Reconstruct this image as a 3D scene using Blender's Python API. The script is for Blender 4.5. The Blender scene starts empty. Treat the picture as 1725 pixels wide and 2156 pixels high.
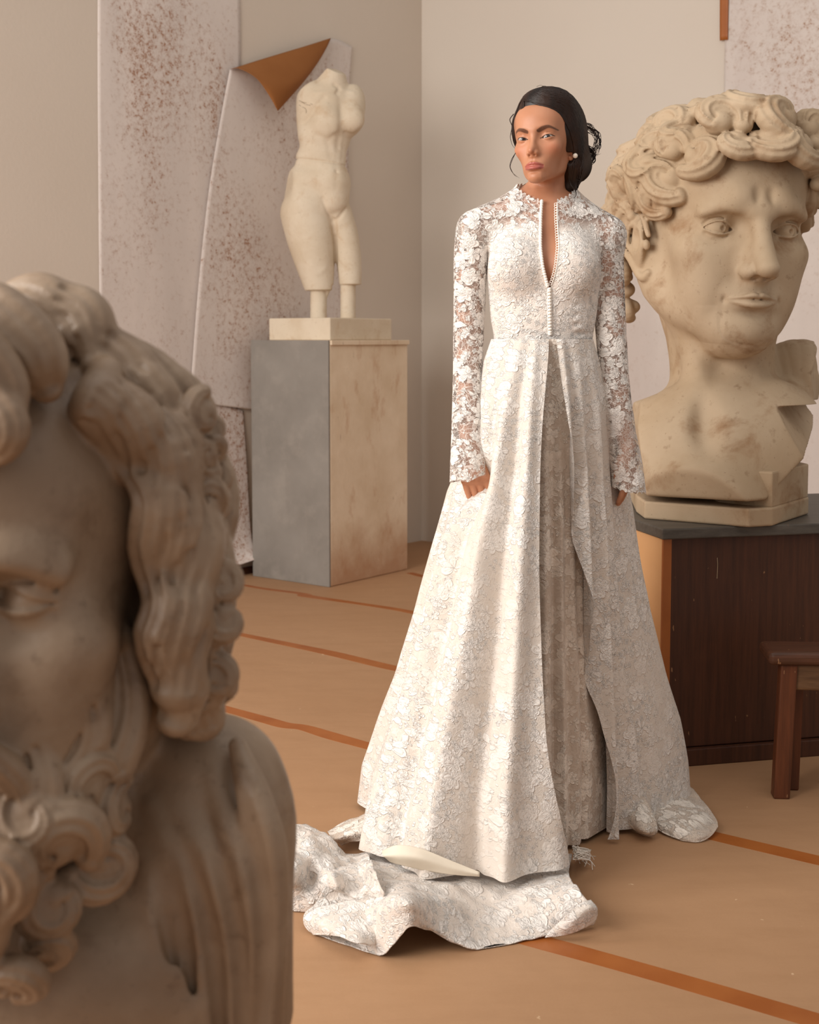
import bpy, bmesh, math, random
import numpy as np
from mathutils import Vector, Matrix
R_ = math.radians
rnd = random.Random(7)
SC = bpy.context.scene
COL = SC.collection
W_, H_ = 1725.0, 2156.0
# ---------------------------------------------------------------- camera
FPX = 2800.0
PITCH = R_(4.5)
CAMZ = 1.193
HORIZON = 710.0
cam_d = bpy.data.cameras.new('camera'); cam = bpy.data.objects.new('camera', cam_d); COL.objects.link(cam)
cam_d.sensor_fit = 'VERTICAL'; cam_d.sensor_height = 36.0; cam_d.sensor_width = 36.0 * W_ / H_
cam_d.lens = FPX / H_ * 36.0
cam.location = (0, 0, CAMZ)
cam.rotation_euler = (math.pi / 2 - PITCH, 0, 0)
SHY = H_ / 2 - HORIZON - FPX * math.tan(PITCH)          # px still to be moved by the shift
cam_d.shift_y = -SHY / H_
cam_d.clip_start = 0.05
cam_d.dof.use_dof = True; cam_d.dof.focus_distance = 3.25; cam_d.dof.aperture_fstop = 6.3
SC.camera = cam
SC.view_settings.view_transform = 'Standard'; SC.view_settings.look = 'None'
SC.view_settings.gamma = 1.0; SC.view_settings.use_curve_mapping = False
SC.view_settings.exposure = 0.02
CP, SP = math.cos(PITCH), math.sin(PITCH)
def ray(px, py):
    a = (px - W_ / 2) / FPX; b = (H_ / 2 + 0.0 - py - SHY) / FPX
    # camera axes: right (1,0,0), up (0,SP,CP), forward (0,CP,-SP)
    return np.array([a, CP + b * SP, -SP + b * CP])
def at(px, py, Y):
    r = ray(px, py); t = Y / r[1]
    return np.array([r[0] * t, Y, CAMZ + r[2] * t])
def atz(px, py, z):
    r = ray(px, py); t = (z - CAMZ) / r[2]
    return np.array([r[0] * t, r[1] * t, z])
def proj(p):
    x, y, z = p[0], p[1], p[2] - CAMZ
    f = y * CP - z * SP; u = y * SP + z * CP
    return (W_ / 2 + FPX * x / f, H_ / 2 - SHY - FPX * u / f)
# ---------------------------------------------------------------- world and lights
wd = bpy.data.worlds.new('world'); SC.world = wd; wd.use_nodes = True
wd.node_tree.nodes['Background'].inputs[0].default_value = (1.0, 0.93, 0.87, 1)
wd.node_tree.nodes['Background'].inputs[1].default_value = 0.45
def area(name, loc, target, size, size_y, power, col, spread=180):
    d = bpy.data.lights.new(name, 'AREA'); d.shape = 'RECTANGLE'; d.size = size; d.size_y = size_y
    d.energy = power; d.color = col; d.spread = R_(spread)
    o = bpy.data.objects.new(name, d); COL.objects.link(o); o.location = loc
    o.rotation_euler = (Vector(target) - Vector(loc)).to_track_quat('-Z', 'Y').to_euler()
    return o
# daylight through the tall studio windows on the left, in front of the sitter
area('window_daylight', (-3.5, 0.75, 2.6), (0.6, 3.4, 0.9), 3.8, 2.8, 300, (1.0, 0.955, 0.905))
area('ceiling_bounce', (0.3, 2.0, 4.2), (0.3, 4.2, 0.0), 3.0, 3.0, 30, (1.0, 0.92, 0.84))

# ---------------------------------------------------------------- helpers
def tag(o, label=None, cat=None, group=None, kind=None):
    if label: o['label'] = label
    if cat: o['category'] = cat
    if group: o['group'] = group
    if kind: o['kind'] = kind
    return o
def empty(name, loc, rz=0.0):
    o = bpy.data.objects.new(name, None); COL.objects.link(o); o.location = loc; o.rotation_euler = (0, 0, rz)
    o.empty_display_size = 0.1
    return o
def mesh_obj(name, verts, faces, mat, parent=None, smooth=True, world=True, attrs=None):
    me = bpy.data.meshes.new(name)
    verts = np.asarray(verts, dtype=np.float64).reshape(-1, 3)
    if parent is not None and world:
        M = Matrix.Translation(parent.location) @ parent.rotation_euler.to_matrix().to_4x4()
        Mi = np.array(M.inverted())
        verts = verts @ Mi[:3, :3].T + Mi[:3, 3]
    if isinstance(faces, np.ndarray) and faces.ndim == 2:
        n = len(faces); k = faces.shape[1]
        me.vertices.add(len(verts)); me.vertices.foreach_set('co', verts.astype(np.float32).ravel())
        me.loops.add(n * k); me.loops.foreach_set('vertex_index', faces.astype(np.int32).ravel())
        me.polygons.add(n); me.polygons.foreach_set('loop_start', np.arange(0, n * k, k, dtype=np.int32))
        me.update(calc_edges=True)
    else:
        me.from_pydata([tuple(v) for v in verts], [], [tuple(int(i) for i in f) for f in faces])
    me.validate(); me.update()
    me.polygons.foreach_set('use_smooth', np.full(len(me.polygons), bool(smooth)))
    if attrs:
        for k_, a in attrs.items():
            at_ = me.attributes.new(k_, 'FLOAT', 'POINT'); at_.data.foreach_set('value', np.asarray(a, dtype=np.float32))
    if mat is not None: me.materials.append(mat)
    o = bpy.data.objects.new(name, me); COL.objects.link(o)
    if parent is not None: o.parent = parent
    return o
def prism(poly, z0, z1, bevel=0.0):
    """vertical prism over a world xy polygon -> verts, faces"""
    n = len(poly)
    v = [(p[0], p[1], z0) for p in poly] + [(p[0], p[1], z1) for p in poly]
    f = [tuple(range(n))[::-1], tuple(range(n, 2 * n))] + [(i, (i + 1) % n, n + (i + 1) % n, n + i) for i in range(n)]
    return v, f
def join(parts):
    V, F = [], []
    for v, f in parts:
        b = len(V); V += [tuple(q) for q in v]; F += [tuple(int(i) + b for i in q) for q in f]
    return V, F
def bevel_mod(o, w, seg=2):
    m = o.modifiers.new('bevel', 'BEVEL'); m.width = w; m.segments = seg; m.limit_method = 'ANGLE'; m.angle_limit = R_(30)
    return o
def catmull(P, n, closed=False):
    P = np.asarray(P, dtype=float); m = len(P)
    if closed:
        t = np.arange(n) * m / n
    else:
        t = np.linspace(0, m - 1, n)
    i = np.floor(t).astype(int)
    if not closed: i = np.minimum(i, m - 2)
    f = (t - i)[:, None]
    g = (lambda k: P[k % m]) if closed else (lambda k: np.where((k < 0)[:, None], 2 * P[0] - P[1], np.where((k > m - 1)[:, None], 2 * P[m - 1] - P[m - 2], P[np.clip(k, 0, m - 1)])))
    p0, p1, p2, p3 = g(i - 1), g(i), g(i + 1), g(i + 2)
    return 0.5 * (2 * p1 + (p2 - p0) * f + (2 * p0 - 5 * p1 + 4 * p2 - p3) * f ** 2 + (3 * p1 - p0 - 3 * p2 + p3) * f ** 3)
def grid_faces(nu, nv, closed_u=False):
    i = np.arange(nv - 1)[:, None]; j = np.arange(nu if closed_u else nu - 1)[None, :]
    a = i * nu + j; b = i * nu + (j + 1) % nu; c = (i + 1) * nu + (j + 1) % nu; d = (i + 1) * nu + j
    return np.stack([a, b, c, d], -1).reshape(-1, 4)
def loft(rows, nu, nv):
    """rows: list of control polylines (world points); smooth both ways -> grid (nv,nu,3)"""
    A = np.stack([catmull(r, nu) for r in rows])
    return np.stack([catmull(A[:, j], nv) for j in range(nu)], 1)
def tubes(lines, radii, sides=6):
    V, F = [], []
    base = 0
    for L, r in zip(lines, radii):
        L = np.asarray(L, float); n = len(L)
        r = np.broadcast_to(np.asarray(r, float), (n,))
        T = np.gradient(L, axis=0); T /= np.linalg.norm(T, axis=1)[:, None] + 1e-9
        up = np.array([0.3, -0.9, 0.2]); 
        A = np.cross(T, up); A /= np.linalg.norm(A, axis=1)[:, None] + 1e-9
        B = np.cross(T, A)
        ph = np.arange(sides) * 2 * math.pi / sides
        ring = L[:, None] + r[:, None, None] * (np.cos(ph)[None, :, None] * A[:, None] + np.sin(ph)[None, :, None] * B[:, None])
        V.append(ring.reshape(-1, 3))
        F.append(grid_faces(sides, n, True) + base); base += n * sides
    return np.concatenate(V), np.concatenate(F)
def ball(c, r, n=12, m=8, sq=(1, 1, 1)):
    V = []; F = []
    for i in range(m + 1):
        a = math.pi * i / m
        for j in range(n):
            b = 2 * math.pi * j / n
            V.append((c[0] + r * sq[0] * math.sin(a) * math.cos(b), c[1] + r * sq[1] * math.sin(a) * math.sin(b), c[2] + r * sq[2] * math.cos(a)))
    for i in range(m):
        for j in range(n):
            F.append((i * n + j, i * n + (j + 1) % n, (i + 1) * n + (j + 1) % n, (i + 1) * n + j))
    return V, F
def vnoise(p, s, seed=0):
    """smooth value noise, p (N,3), about -1..1"""
    q = np.asarray(p) / s + seed * 17.3
    i = np.floor(q).astype(np.int64); f = q - i; f = f * f * (3 - 2 * f)
    def h(a):
        n = a[:, 0] * 374761393 + a[:, 1] * 668265263 + a[:, 2] * 2147483647 + seed * 1274126177
        n = (n ^ (n >> 13)) * 1274126177
        return ((n ^ (n >> 16)) & 0xffff) / 32767.5 - 1
    o = 0
    for dx in (0, 1):
        for dy in (0, 1):
            for dz in (0, 1):
                w = (f[:, 0] if dx else 1 - f[:, 0]) * (f[:, 1] if dy else 1 - f[:, 1]) * (f[:, 2] if dz else 1 - f[:, 2])
                o = o + w * h(i + np.array([dx, dy, dz]))
    return o
# ---------------------------------------------------------------- sculpting: a signed field on a rectilinear grid + surface nets
class Sculpt:
    def __init__(s, xs, ys, zs):
        s.ax = [np.asarray(a, np.float32) for a in (xs, ys, zs)]
        s.F = np.full([len(a) for a in s.ax], 1.0, np.float32)
        s.vox = min(float(np.diff(a).min()) for a in s.ax)
        s.M = Matrix.Identity(4); s.s = 1.0
    def frame(s, M, sc=1.0):
        s.M = M; s.s = sc
    def P(s, p):
        v = s.M @ Vector([float(c) for c in p]); return np.array(v[:], np.float32)
    def box(s, lo, hi):
        sl = []
        for a, l, h in zip(s.ax, lo, hi):
            i = max(int(np.searchsorted(a, l)) - 1, 0); j = min(int(np.searchsorted(a, h)) + 1, len(a))
            if j - i < 1: return None
            sl.append(slice(i, j))
        return tuple(sl)
    def pts(s, sl):
        return (s.ax[0][sl[0]][:, None, None], s.ax[1][sl[1]][None, :, None], s.ax[2][sl[2]][None, None, :])
    def comb(s, sl, D, k, op):
        F = s.F[sl]
        if op == 'add':
            if k > 0:
                h = np.maximum(k - np.abs(F - D), 0) / k; s.F[sl] = np.minimum(F, D) - h * h * k * 0.25
            else: s.F[sl] = np.minimum(F, D)
        else:
            D = -D
            if k > 0:
                h = np.maximum(k - np.abs(F - D), 0) / k; s.F[sl] = np.maximum(F, D) + h * h * k * 0.25
            else: s.F[sl] = np.maximum(F, D)
    def mrg(s, k): return k + 0.012 * max(s.s, 1) + 3 * s.vox
    def ell(s, c, r, k=0.02, op='add', rot=None):
        if not hasattr(r, '__len__'): r = (r, r, r)
        k *= s.s; C = s.P(c); Rm = np.array(s.M.to_3x3().normalized(), np.float32)
        if rot is not None: Rm = Rm @ np.array(Matrix.Rotation(R_(rot[0]), 3, 'X') @ Matrix.Rotation(R_(rot[1]), 3, 'Y') @ Matrix.Rotation(R_(rot[2]), 3, 'Z'), np.float32)
        r = np.array(r, np.float32) * s.s
        e = np.sqrt(((Rm * r[None, :]) ** 2).sum(1)) + s.mrg(k)
        sl = s.box(C - e, C + e)
        if sl is None: return
        X, Y, Z = s.pts(sl); X = X - C[0]; Y = Y - C[1]; Z = Z - C[2]
        u = X * Rm[0, 0] + Y * Rm[1, 0] + Z * Rm[2, 0]; v = X * Rm[0, 1] + Y * Rm[1, 1] + Z * Rm[2, 1]; w = X * Rm[0, 2] + Y * Rm[1, 2] + Z * Rm[2, 2]
        k0 = np.sqrt((u / r[0]) ** 2 + (v / r[1]) ** 2 + (w / r[2]) ** 2)
        k1 = np.sqrt((u / r[0] ** 2) ** 2 + (v / r[1] ** 2) ** 2 + (w / r[2] ** 2) ** 2) + 1e-9
        D = np.where(k0 < 1e-4, -r.min(), k0 * (k0 - 1) / k1)
        s.comb(sl, D, k, op)
    def _segs(s, pts, radii, n=None):
        pts = np.asarray(pts, float); radii = np.broadcast_to(np.asarray(radii, float), (len(pts),))
        if n and len(pts) > 2:
            A = catmull(np.concatenate([pts, radii[:, None]], 1), n); pts = A[:, :3]; radii = np.maximum(A[:, 3], 1e-4)
        P = np.array([s.P(p) for p in pts], np.float32); return P, (radii * s.s).astype(np.float32)
    def _dist(s, P, r, m):
        lo = (P - r[:, None]).min(0) - m; hi = (P + r[:, None]).max(0) + m
        sl = s.box(lo, hi)
        if sl is None: return None, None
        D = np.full([q.stop - q.start for q in sl], 9.0, np.float32)
        for i in range(len(P) - 1):
            a, b, ra, rb = P[i], P[i + 1], r[i], r[i + 1]
            e = max(ra, rb) + m
            ss = s.box(np.minimum(a, b) - e, np.maximum(a, b) + e)
            if ss is None: continue
            ss = tuple(slice(max(q.start, w.start), min(q.stop, w.stop)) for q, w in zip(ss, sl))
            if any(q.stop <= q.start for q in ss): continue
            X, Y, Z = s.pts(ss); d = b - a; L = float(d @ d) + 1e-12
            t = np.clip(((X - a[0]) * d[0] + (Y - a[1]) * d[1] + (Z - a[2]) * d[2]) / L, 0, 1)
            q = np.sqrt((X - a[0] - t * d[0]) ** 2 + (Y - a[1] - t * d[1]) ** 2 + (Z - a[2] - t * d[2]) ** 2) - (ra + t * (rb - ra))
            tt = tuple(slice(w.start - g.start, w.stop - g.start) for w, g in zip(ss, sl))
            D[tt] = np.minimum(D[tt], q)
        return sl, D
    def chain(s, pts, radii, k=0.01, n=None, op='add'):
        k *= s.s; P, r = s._segs(pts, radii, n); sl, D = s._dist(P, r, s.mrg(k))
        if sl is not None: s.comb(sl, D, k, op)
    def stroke(s, pts, r, amt, n=None):
        """brush along a line: amt > 0 raises, < 0 carves (gaussian of radius r)"""
        P, _ = s._segs(pts, 0.0, n); rr = r * s.s; sl, D = s._dist(P, np.zeros(len(P), np.float32), 2.6 * rr)
        if sl is not None: s.F[sl] -= amt * s.s * np.exp(-(D / rr) ** 2)
    def brush(s, c, r, amt):
        if not hasattr(r, '__len__'): r = (r, r, r)
        C = s.P(c); r = np.array(r, np.float32) * s.s; Rm = np.array(s.M.to_3x3().normalized(), np.float32)
        e = np.sqrt(((Rm * r[None, :]) ** 2).sum(1)) * 2.6
        sl = s.box(C - e, C + e)
        if sl is None: return
        X, Y, Z = s.pts(sl); X = X - C[0]; Y = Y - C[1]; Z = Z - C[2]
        u = X * Rm[0, 0] + Y * Rm[1, 0] + Z * Rm[2, 0]; v = X * Rm[0, 1] + Y * Rm[1, 1] + Z * Rm[2, 1]; w = X * Rm[0, 2] + Y * Rm[1, 2] + Z * Rm[2, 2]
        s.F[sl] -= amt * s.s * np.exp(-(u / r[0]) ** 2 - (v / r[1]) ** 2 - (w / r[2]) ** 2)
    def plane(s, p, n, k=0.0, op='cut', region=None):
        """remove everything on the side the normal points to (world coordinates)"""
        n = np.asarray(n, float); n /= np.linalg.norm(n)
        sl = s.box(*region) if region else tuple(slice(0, q) for q in s.F.shape)
        X, Y, Z = s.pts(sl); D = ((X - p[0]) * n[0] + (Y - p[1]) * n[1] + (Z - p[2]) * n[2]).astype(np.float32)
        s.comb(sl, -D, k, 'sub')
    def func(s, lo, hi, fn):
        sl = s.box(lo, hi); X, Y, Z = s.pts(sl); s.F[sl] = fn(s.F[sl], X, Y, Z)
    def front(s, px, py, Y0, Y1, n=160):
        P = np.array([at(px, py, y) for y in np.linspace(Y0, Y1, n)]); f = s.sample(P); i = int(np.argmax(f < 0)) if (f < 0).any() else n // 2; return P[i]
    def close(s):
        F = s.F
        for ax in range(3):
            for i in (0, -1):
                q = [slice(None)] * 3; q[ax] = i; F[tuple(q)] = np.maximum(F[tuple(q)], 1e-4)
    def sample(s, p):
        p = np.asarray(p, np.float32); idx = []; fr = []
        for d in range(3):
            a = s.ax[d]; i = np.clip(np.searchsorted(a, p[:, d]) - 1, 0, len(a) - 2); idx.append(i); fr.append(np.clip((p[:, d] - a[i]) / (a[i + 1] - a[i]), 0, 1))
        o = 0
        for dx in (0, 1):
            for dy in (0, 1):
                for dz in (0, 1):
                    w = (fr[0] if dx else 1 - fr[0]) * (fr[1] if dy else 1 - fr[1]) * (fr[2] if dz else 1 - fr[2])
                    o = o + w * s.F[idx[0] + dx, idx[1] + dy, idx[2] + dz]
        return o
    def nets(s, relax=1):
        s.close(); F = s.F; neg = F < 0
        nx, ny, nz = F.shape
        c = np.zeros((nx - 1, ny - 1, nz - 1), np.int8)
        for dx in (0, 1):
            for dy in (0, 1):
                for dz in (0, 1):
                    c += neg[dx:nx - 1 + dx, dy:ny - 1 + dy, dz:nz - 1 + dz]
        act = (c > 0) & (c < 8)
        I, J, K = np.nonzero(act); del c
        idx = np.full(act.shape, -1, np.int32); idx[I, J, K] = np.arange(len(I), dtype=np.int32)
        acc = np.zeros((len(I), 3), np.float64); cnt = np.zeros(len(I))
        ax = s.ax
        for a in range(3):
            o1, o2 = [b for b in range(3) if b != a]
            for p in (0, 1):
                for q in (0, 1):
                    d = [0, 0, 0]; d[o1] = p; d[o2] = q; e = list(d); e[a] = 1
                    f0 = F[I + d[0], J + d[1], K + d[2]]; f1 = F[I + e[0], J + e[1], K + e[2]]
                    m = (f0 < 0) != (f1 < 0); t = f0[m] / (f0[m] - f1[m])
                    ii = (I[m], J[m], K[m]); pos = np.zeros((m.sum(), 3))
                    for b in range(3):
                        if b == a:
                            pos[:, b] = ax[b][ii[b]] * (1 - t) + ax[b][ii[b] + 1] * t
                        else: pos[:, b] = ax[b][ii[b] + d[b]]
                    acc[m] += pos; cnt[m] += 1
        V = acc / cnt[:, None]
        Fs = []
        for a in range(3):
            o1, o2 = [(1, 2), (2, 0), (0, 1)][a]
            lo = [slice(None)] * 3; hi = [slice(None)] * 3; lo[a] = slice(0, -1); hi[a] = slice(1, None)
            n0 = neg[tuple(lo)]; n1 = neg[tuple(hi)]; ch = n0 != n1
            q = list(np.nonzero(ch)); sg = n0[tuple(q)]
            ok = (q[o1] > 0) & (q[o2] > 0) & (q[o1] < F.shape[o1] - 1) & (q[o2] < F.shape[o2] - 1)
            q = [w[ok] for w in q]; sg = sg[ok]
            def cell(d1, d2):
                w = [x.copy() for x in q]; w[o1] = w[o1] - d1; w[o2] = w[o2] - d2; return idx[w[0], w[1], w[2]]
            A, B, C_, D = cell(1, 1), cell(0, 1), cell(0, 0), cell(1, 0)
            f = np.stack([A, B, C_, D], 1); f[~sg] = f[~sg][:, ::-1]; Fs.append(f)
        Fc = np.concatenate(Fs); Fc = Fc[(Fc >= 0).all(1)]
        for _ in range(relax):
            S = np.zeros_like(V); n = np.zeros(len(V))
            for a in range(4):
                for b in (1, 3):
                    np.add.at(S, Fc[:, a], V[Fc[:, (a + b) % 4]]); np.add.at(n, Fc[:, a], 1)
            V = V * 0.5 + 0.5 * S / np.maximum(n, 1)[:, None]
        return V, Fc
def clip_mesh(V, F, g, iters=4):
    """keep the faces where g < 0 and pull the cut rim onto g = 0"""
    val = g(V); keep = (val[F] < 0).sum(1) >= 2
    F = F[keep]
    bad = np.zeros(len(V), bool); bad[F.ravel()] = True; bad &= val > 0
    e = np.concatenate([F[:, [0, 1]], F[:, [1, 2]], F[:, [2, 3]], F[:, [3, 0]]]); es = np.sort(e, 1)
    u, c = np.unique(es, axis=0, return_counts=True); rim = np.zeros(len(V), bool); rim[u[c == 1].ravel()] = True
    rim |= bad
    idx = np.nonzero(rim & (np.abs(val) < 0.02))[0]
    P = V[idx].copy(); h = 5e-4
    for _ in range(iters):
        g0 = g(P); G = np.stack([(g(P + np.eye(3)[d] * h) - g0) / h for d in range(3)], 1)
        st = g0[:, None] * G / ((G ** 2).sum(1)[:, None] + 1e-6); n = np.linalg.norm(st, axis=1)[:, None]
        P -= st * np.minimum(1, 0.004 / (n + 1e-9))
    V = V.copy(); V[idx] = P
    used = np.unique(F); m = np.full(len(V), -1); m[used] = np.arange(len(used))
    return V[used], m[F]
def axis(*segs):
    """piecewise spacing: (a, b, step), ..."""
    out = []
    for a, b, st in segs:
        n = max(2, int(round((b - a) / st))); out.append(np.linspace(a, b, n, endpoint=False))
    out.append([segs[-1][1]]); return np.concatenate(out)
# ---------------------------------------------------------------- materials
def srgb(r, g, b):
    f = lambda c: ((c / 255.0 + 0.055) / 1.055) ** 2.4 if c > 10 else c / 255.0 / 12.92
    return (f(r), f(g), f(b), 1.0)
class N:
    def __init__(s, name, rough=0.8, spec=0.3):
        s.m = bpy.data.materials.new(name); s.m.use_nodes = True; s.t = s.m.node_tree; s.n = s.t.nodes; s.l = s.t.links
        s.b = s.n['Principled BSDF']; s.b.inputs['Roughness'].default_value = rough; s.b.inputs['Specular IOR Level'].default_value = spec
        s.out = s.n['Material Output']
        s.co = s.n.new('ShaderNodeTexCoord').outputs['Object']
    def new(s, t, **kw):
        q = s.n.new(t)
        for k, v in kw.items(): setattr(q, k, v)
        return q
    def put(s, inp, v):
        if isinstance(v, bpy.types.NodeSocket): s.l.new(v, inp)
        elif v is not None: inp.default_value = v
    def math(s, op, a, b=None, c=None, clamp=False):
        q = s.new('ShaderNodeMath', operation=op, use_clamp=clamp); s.put(q.inputs[0], a)
        if b is not None: s.put(q.inputs[1], b)
        if c is not None: s.put(q.inputs[2], c)
        return q.outputs[0]
    def vmath(s, op, a, b=None):
        q = s.new('ShaderNodeVectorMath', operation=op); s.put(q.inputs[0], a)
        if b is not None: s.put(q.inputs[1], b)
        return q.outputs['Value'] if op in ('LENGTH', 'DISTANCE', 'DOT_PRODUCT') else q.outputs[0]
    def map(s, scale=(1, 1, 1), loc=(0, 0, 0), rot=(0, 0, 0), co=None):
        q = s.new('ShaderNodeMapping'); s.put(q.inputs[0], co or s.co); q.inputs['Location'].default_value = loc; q.inputs['Rotation'].default_value = rot; q.inputs['Scale'].default_value = scale
        return q.outputs[0]
    def noise(s, scale, detail=4, rough=0.5, co=None, dist=0.0):
        q = s.new('ShaderNodeTexNoise'); s.put(q.inputs['Vector'], co or s.co); q.inputs['Scale'].default_value = scale; q.inputs['Detail'].default_value = detail
        q.inputs['Roughness'].default_value = rough; q.inputs['Distortion'].default_value = dist
        return q.outputs['Fac']
    def vor(s, scale, feature='F1', co=None, rand=1.0):
        q = s.new('ShaderNodeTexVoronoi', feature=feature); s.put(q.inputs['Vector'], co or s.co); q.inputs['Scale'].default_value = scale; q.inputs['Randomness'].default_value = rand
        return q
    def ramp(s, v, a, b, lo=0.0, hi=1.0, smooth=False):
        q = s.new('ShaderNodeMapRange', interpolation_type='SMOOTHSTEP' if smooth else 'LINEAR'); s.put(q.inputs[0], v)
        for i, x in zip((1, 2, 3, 4), (a, b, lo, hi)): s.put(q.inputs[i], x)
        return q.outputs[0]
    def mix(s, f, a, b, mode='MIX'):
        q = s.new('ShaderNodeMix', data_type='RGBA', blend_type=mode); s.put(q.inputs[0], f); s.put(q.inputs[6], a); s.put(q.inputs[7], b); return q.outputs[2]
    def attr(s, name):
        q = s.new('ShaderNodeAttribute'); q.attribute_name = name; return q.outputs['Fac']
    def bump(s, h, dist, strength=1.0, normal=None):
        q = s.new('ShaderNodeBump'); s.put(q.inputs['Height'], h); q.inputs['Distance'].default_value = dist; q.inputs['Strength'].default_value = strength
        if normal is not None: s.put(q.inputs['Normal'], normal)
        return q.outputs[0]
    def fin(s, col=None, normal=None, rough=None):
        if col is not None: s.put(s.b.inputs['Base Color'], col)
        if normal is not None: s.put(s.b.inputs['Normal'], normal)
        if rough is not None: s.put(s.b.inputs['Roughness'], rough)
        return s.m
def m_wall(name, c1, c2):
    q = N(name, 0.9, 0.15); f = q.noise(0.7, 3); g = q.noise(60, 3)
    return q.fin(q.mix(q.ramp(f, .35, .65), srgb(*c1), srgb(*c2)), q.bump(g, 0.002, 0.3))
def m_speckle(name, base1, base2, spot, thr=0.62, sc=1.0):
    """pale printed paper with rusty speckled patches"""
    q = N(name, 0.8, 0.2)
    patch = q.noise(1.9 * sc, 3, 0.55, q.map((1.0, 1.0, 0.55))); streak = q.noise(3.2, 4, 0.6, q.map((1, 1, 0.25)))
    fine = q.noise(42 * sc, 6, 0.72); fine2 = q.noise(120 * sc, 3, 0.6)
    a = q.ramp(patch, 0.40, 0.70, 0.10, -0.10); h = q.math('SUBTRACT', fine, a)
    mask = q.ramp(h, thr - 0.05, thr + 0.03); mask = q.math('MULTIPLY', mask, q.ramp(fine2, 0.42, 0.58))
    soft = q.ramp(h, thr - 0.16, thr + 0.02, 0, 0.30)
    base = q.mix(q.ramp(streak, .35, .65), srgb(*base1), srgb(*base2))
    base = q.mix(q.ramp(q.noise(9, 5, 0.6), .4, .7, 0, .35), base, srgb(*[c * 0.93 for c in base1]))
    base = q.mix(soft, base, srgb(*spot)); return q.fin(q.mix(q.math('MULTIPLY', mask, 0.9), base, srgb(*spot)), q.bump(q.noise(25, 3), 0.002, 0.25))
def m_stone(name, c1, c2, stain, amt=0.5, sc=1.0, rough=0.72, spec=0.28):
    q = N(name, rough, spec)
    a = q.noise(2.2 * sc, 5, 0.6); b = q.noise(7 * sc, 6, 0.62, dist=0.4); c = q.noise(30 * sc, 5, 0.6)
    base = q.mix(q.ramp(a, .35, .65, smooth=True), srgb(*c1), srgb(*c2))
    base = q.mix(q.ramp(b, .52, .74, 0, amt, smooth=True), base, srgb(*stain))
    base = q.mix(q.ramp(c, .60, .74, 0, amt * .7), base, srgb(*[x * .86 for x in stain]))
    base = q.mix(q.ramp(q.noise(160 * sc, 2), .70, .76, 0, .5), base, srgb(120, 92, 66))
    return q.fin(base, q.bump(q.noise(55 * sc, 5, .6), 0.004, 0.22))
M = {}
M['wall_l'] = m_wall('wall_paint', (212, 200, 187), (206, 193, 179))
M['wall_r'] = m_wall('wall_paint_back', (214, 204, 192), (210, 199, 187))
M['paper'] = m_speckle('speckled_paper', (220, 209, 202), (208, 197, 190), (152, 106, 76), 0.61)
M['paper2'] = m_speckle('speckled_paper_pale', (214, 204, 197), (205, 193, 186), (156, 118, 92), 0.65, 0.9)
def m_brown():
    q = N('brown_paper', 0.75, 0.2)
    return q.fin(q.mix(q.ramp(q.noise(3, 4), .35, .65), srgb(152, 98, 54), srgb(142, 89, 46)), q.bump(q.noise(40, 3), .001, .3))
M['brown'] = m_brown()
def m_floor():
    q = N('floor_craft_paper', 0.62, 0.3)
    f = q.noise(1.1, 4, .55); g = q.noise(5, 5, .6, q.map((1, 4, 1), rot=(0, 0, R_(-38)))); k = q.noise(170, 3, .7)
    c = q.mix(q.ramp(f, .3, .7), srgb(177, 138, 104), srgb(168, 129, 95))
    c = q.mix(q.ramp(g, .45, .75, 0, .35), c, srgb(158, 119, 85)); c = q.mix(q.ramp(k, .4, .7, 0, .12), c, srgb(160, 112, 72))
    c = q.mix(q.ramp(q.noise(38, 2), .75, .78, 0, .6), c, srgb(225, 195, 160))
    return q.fin(c, q.bump(q.noise(6, 3, .5), .012, .35, q.bump(k, .0006, .3)))
M['floor'] = m_floor()
def m_tape():
    q = N('brown_tape', 0.42, 0.4); return q.fin(q.mix(q.ramp(q.noise(8, 4), .35, .65), srgb(164, 96, 44), srgb(152, 84, 34)))
M['tape'] = m_tape()
M['grey'] = (lambda q: q.fin(q.mix(q.ramp(q.noise(9, 6, .65), .5, .72, 0, .5), q.mix(q.ramp(q.noise(2.5, 5, .6), .35, .65), srgb(142, 136, 129), srgb(127, 121, 114)), srgb(158, 150, 141)), q.bump(q.noise(14, 5, .6), .004, .3)))(N('grey_paint', .7, .3))
def m_worn():
    q = N('worn_painted_wood', 0.7, 0.3)
    base = q.mix(q.ramp(q.noise(4, 5, .6), .35, .65), srgb(228, 209, 184), srgb(214, 192, 164))
    base = q.mix(q.ramp(q.noise(9, 6, .68, q.map((1, 1, .45))), .57, .74, 0, .7), base, srgb(182, 136, 98))
    base = q.mix(q.ramp(q.noise(30, 5, .7, q.map((1, 1, .3))), .66, .74, 0, .7), base, srgb(136, 106, 82))
    sep = q.new('ShaderNodeSeparateXYZ'); q.put(sep.inputs[0], q.co)
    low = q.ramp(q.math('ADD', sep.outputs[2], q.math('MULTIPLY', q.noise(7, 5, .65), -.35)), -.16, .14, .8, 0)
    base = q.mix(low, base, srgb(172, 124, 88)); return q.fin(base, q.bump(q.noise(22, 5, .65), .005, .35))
M['worn'] = m_worn()
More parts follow.
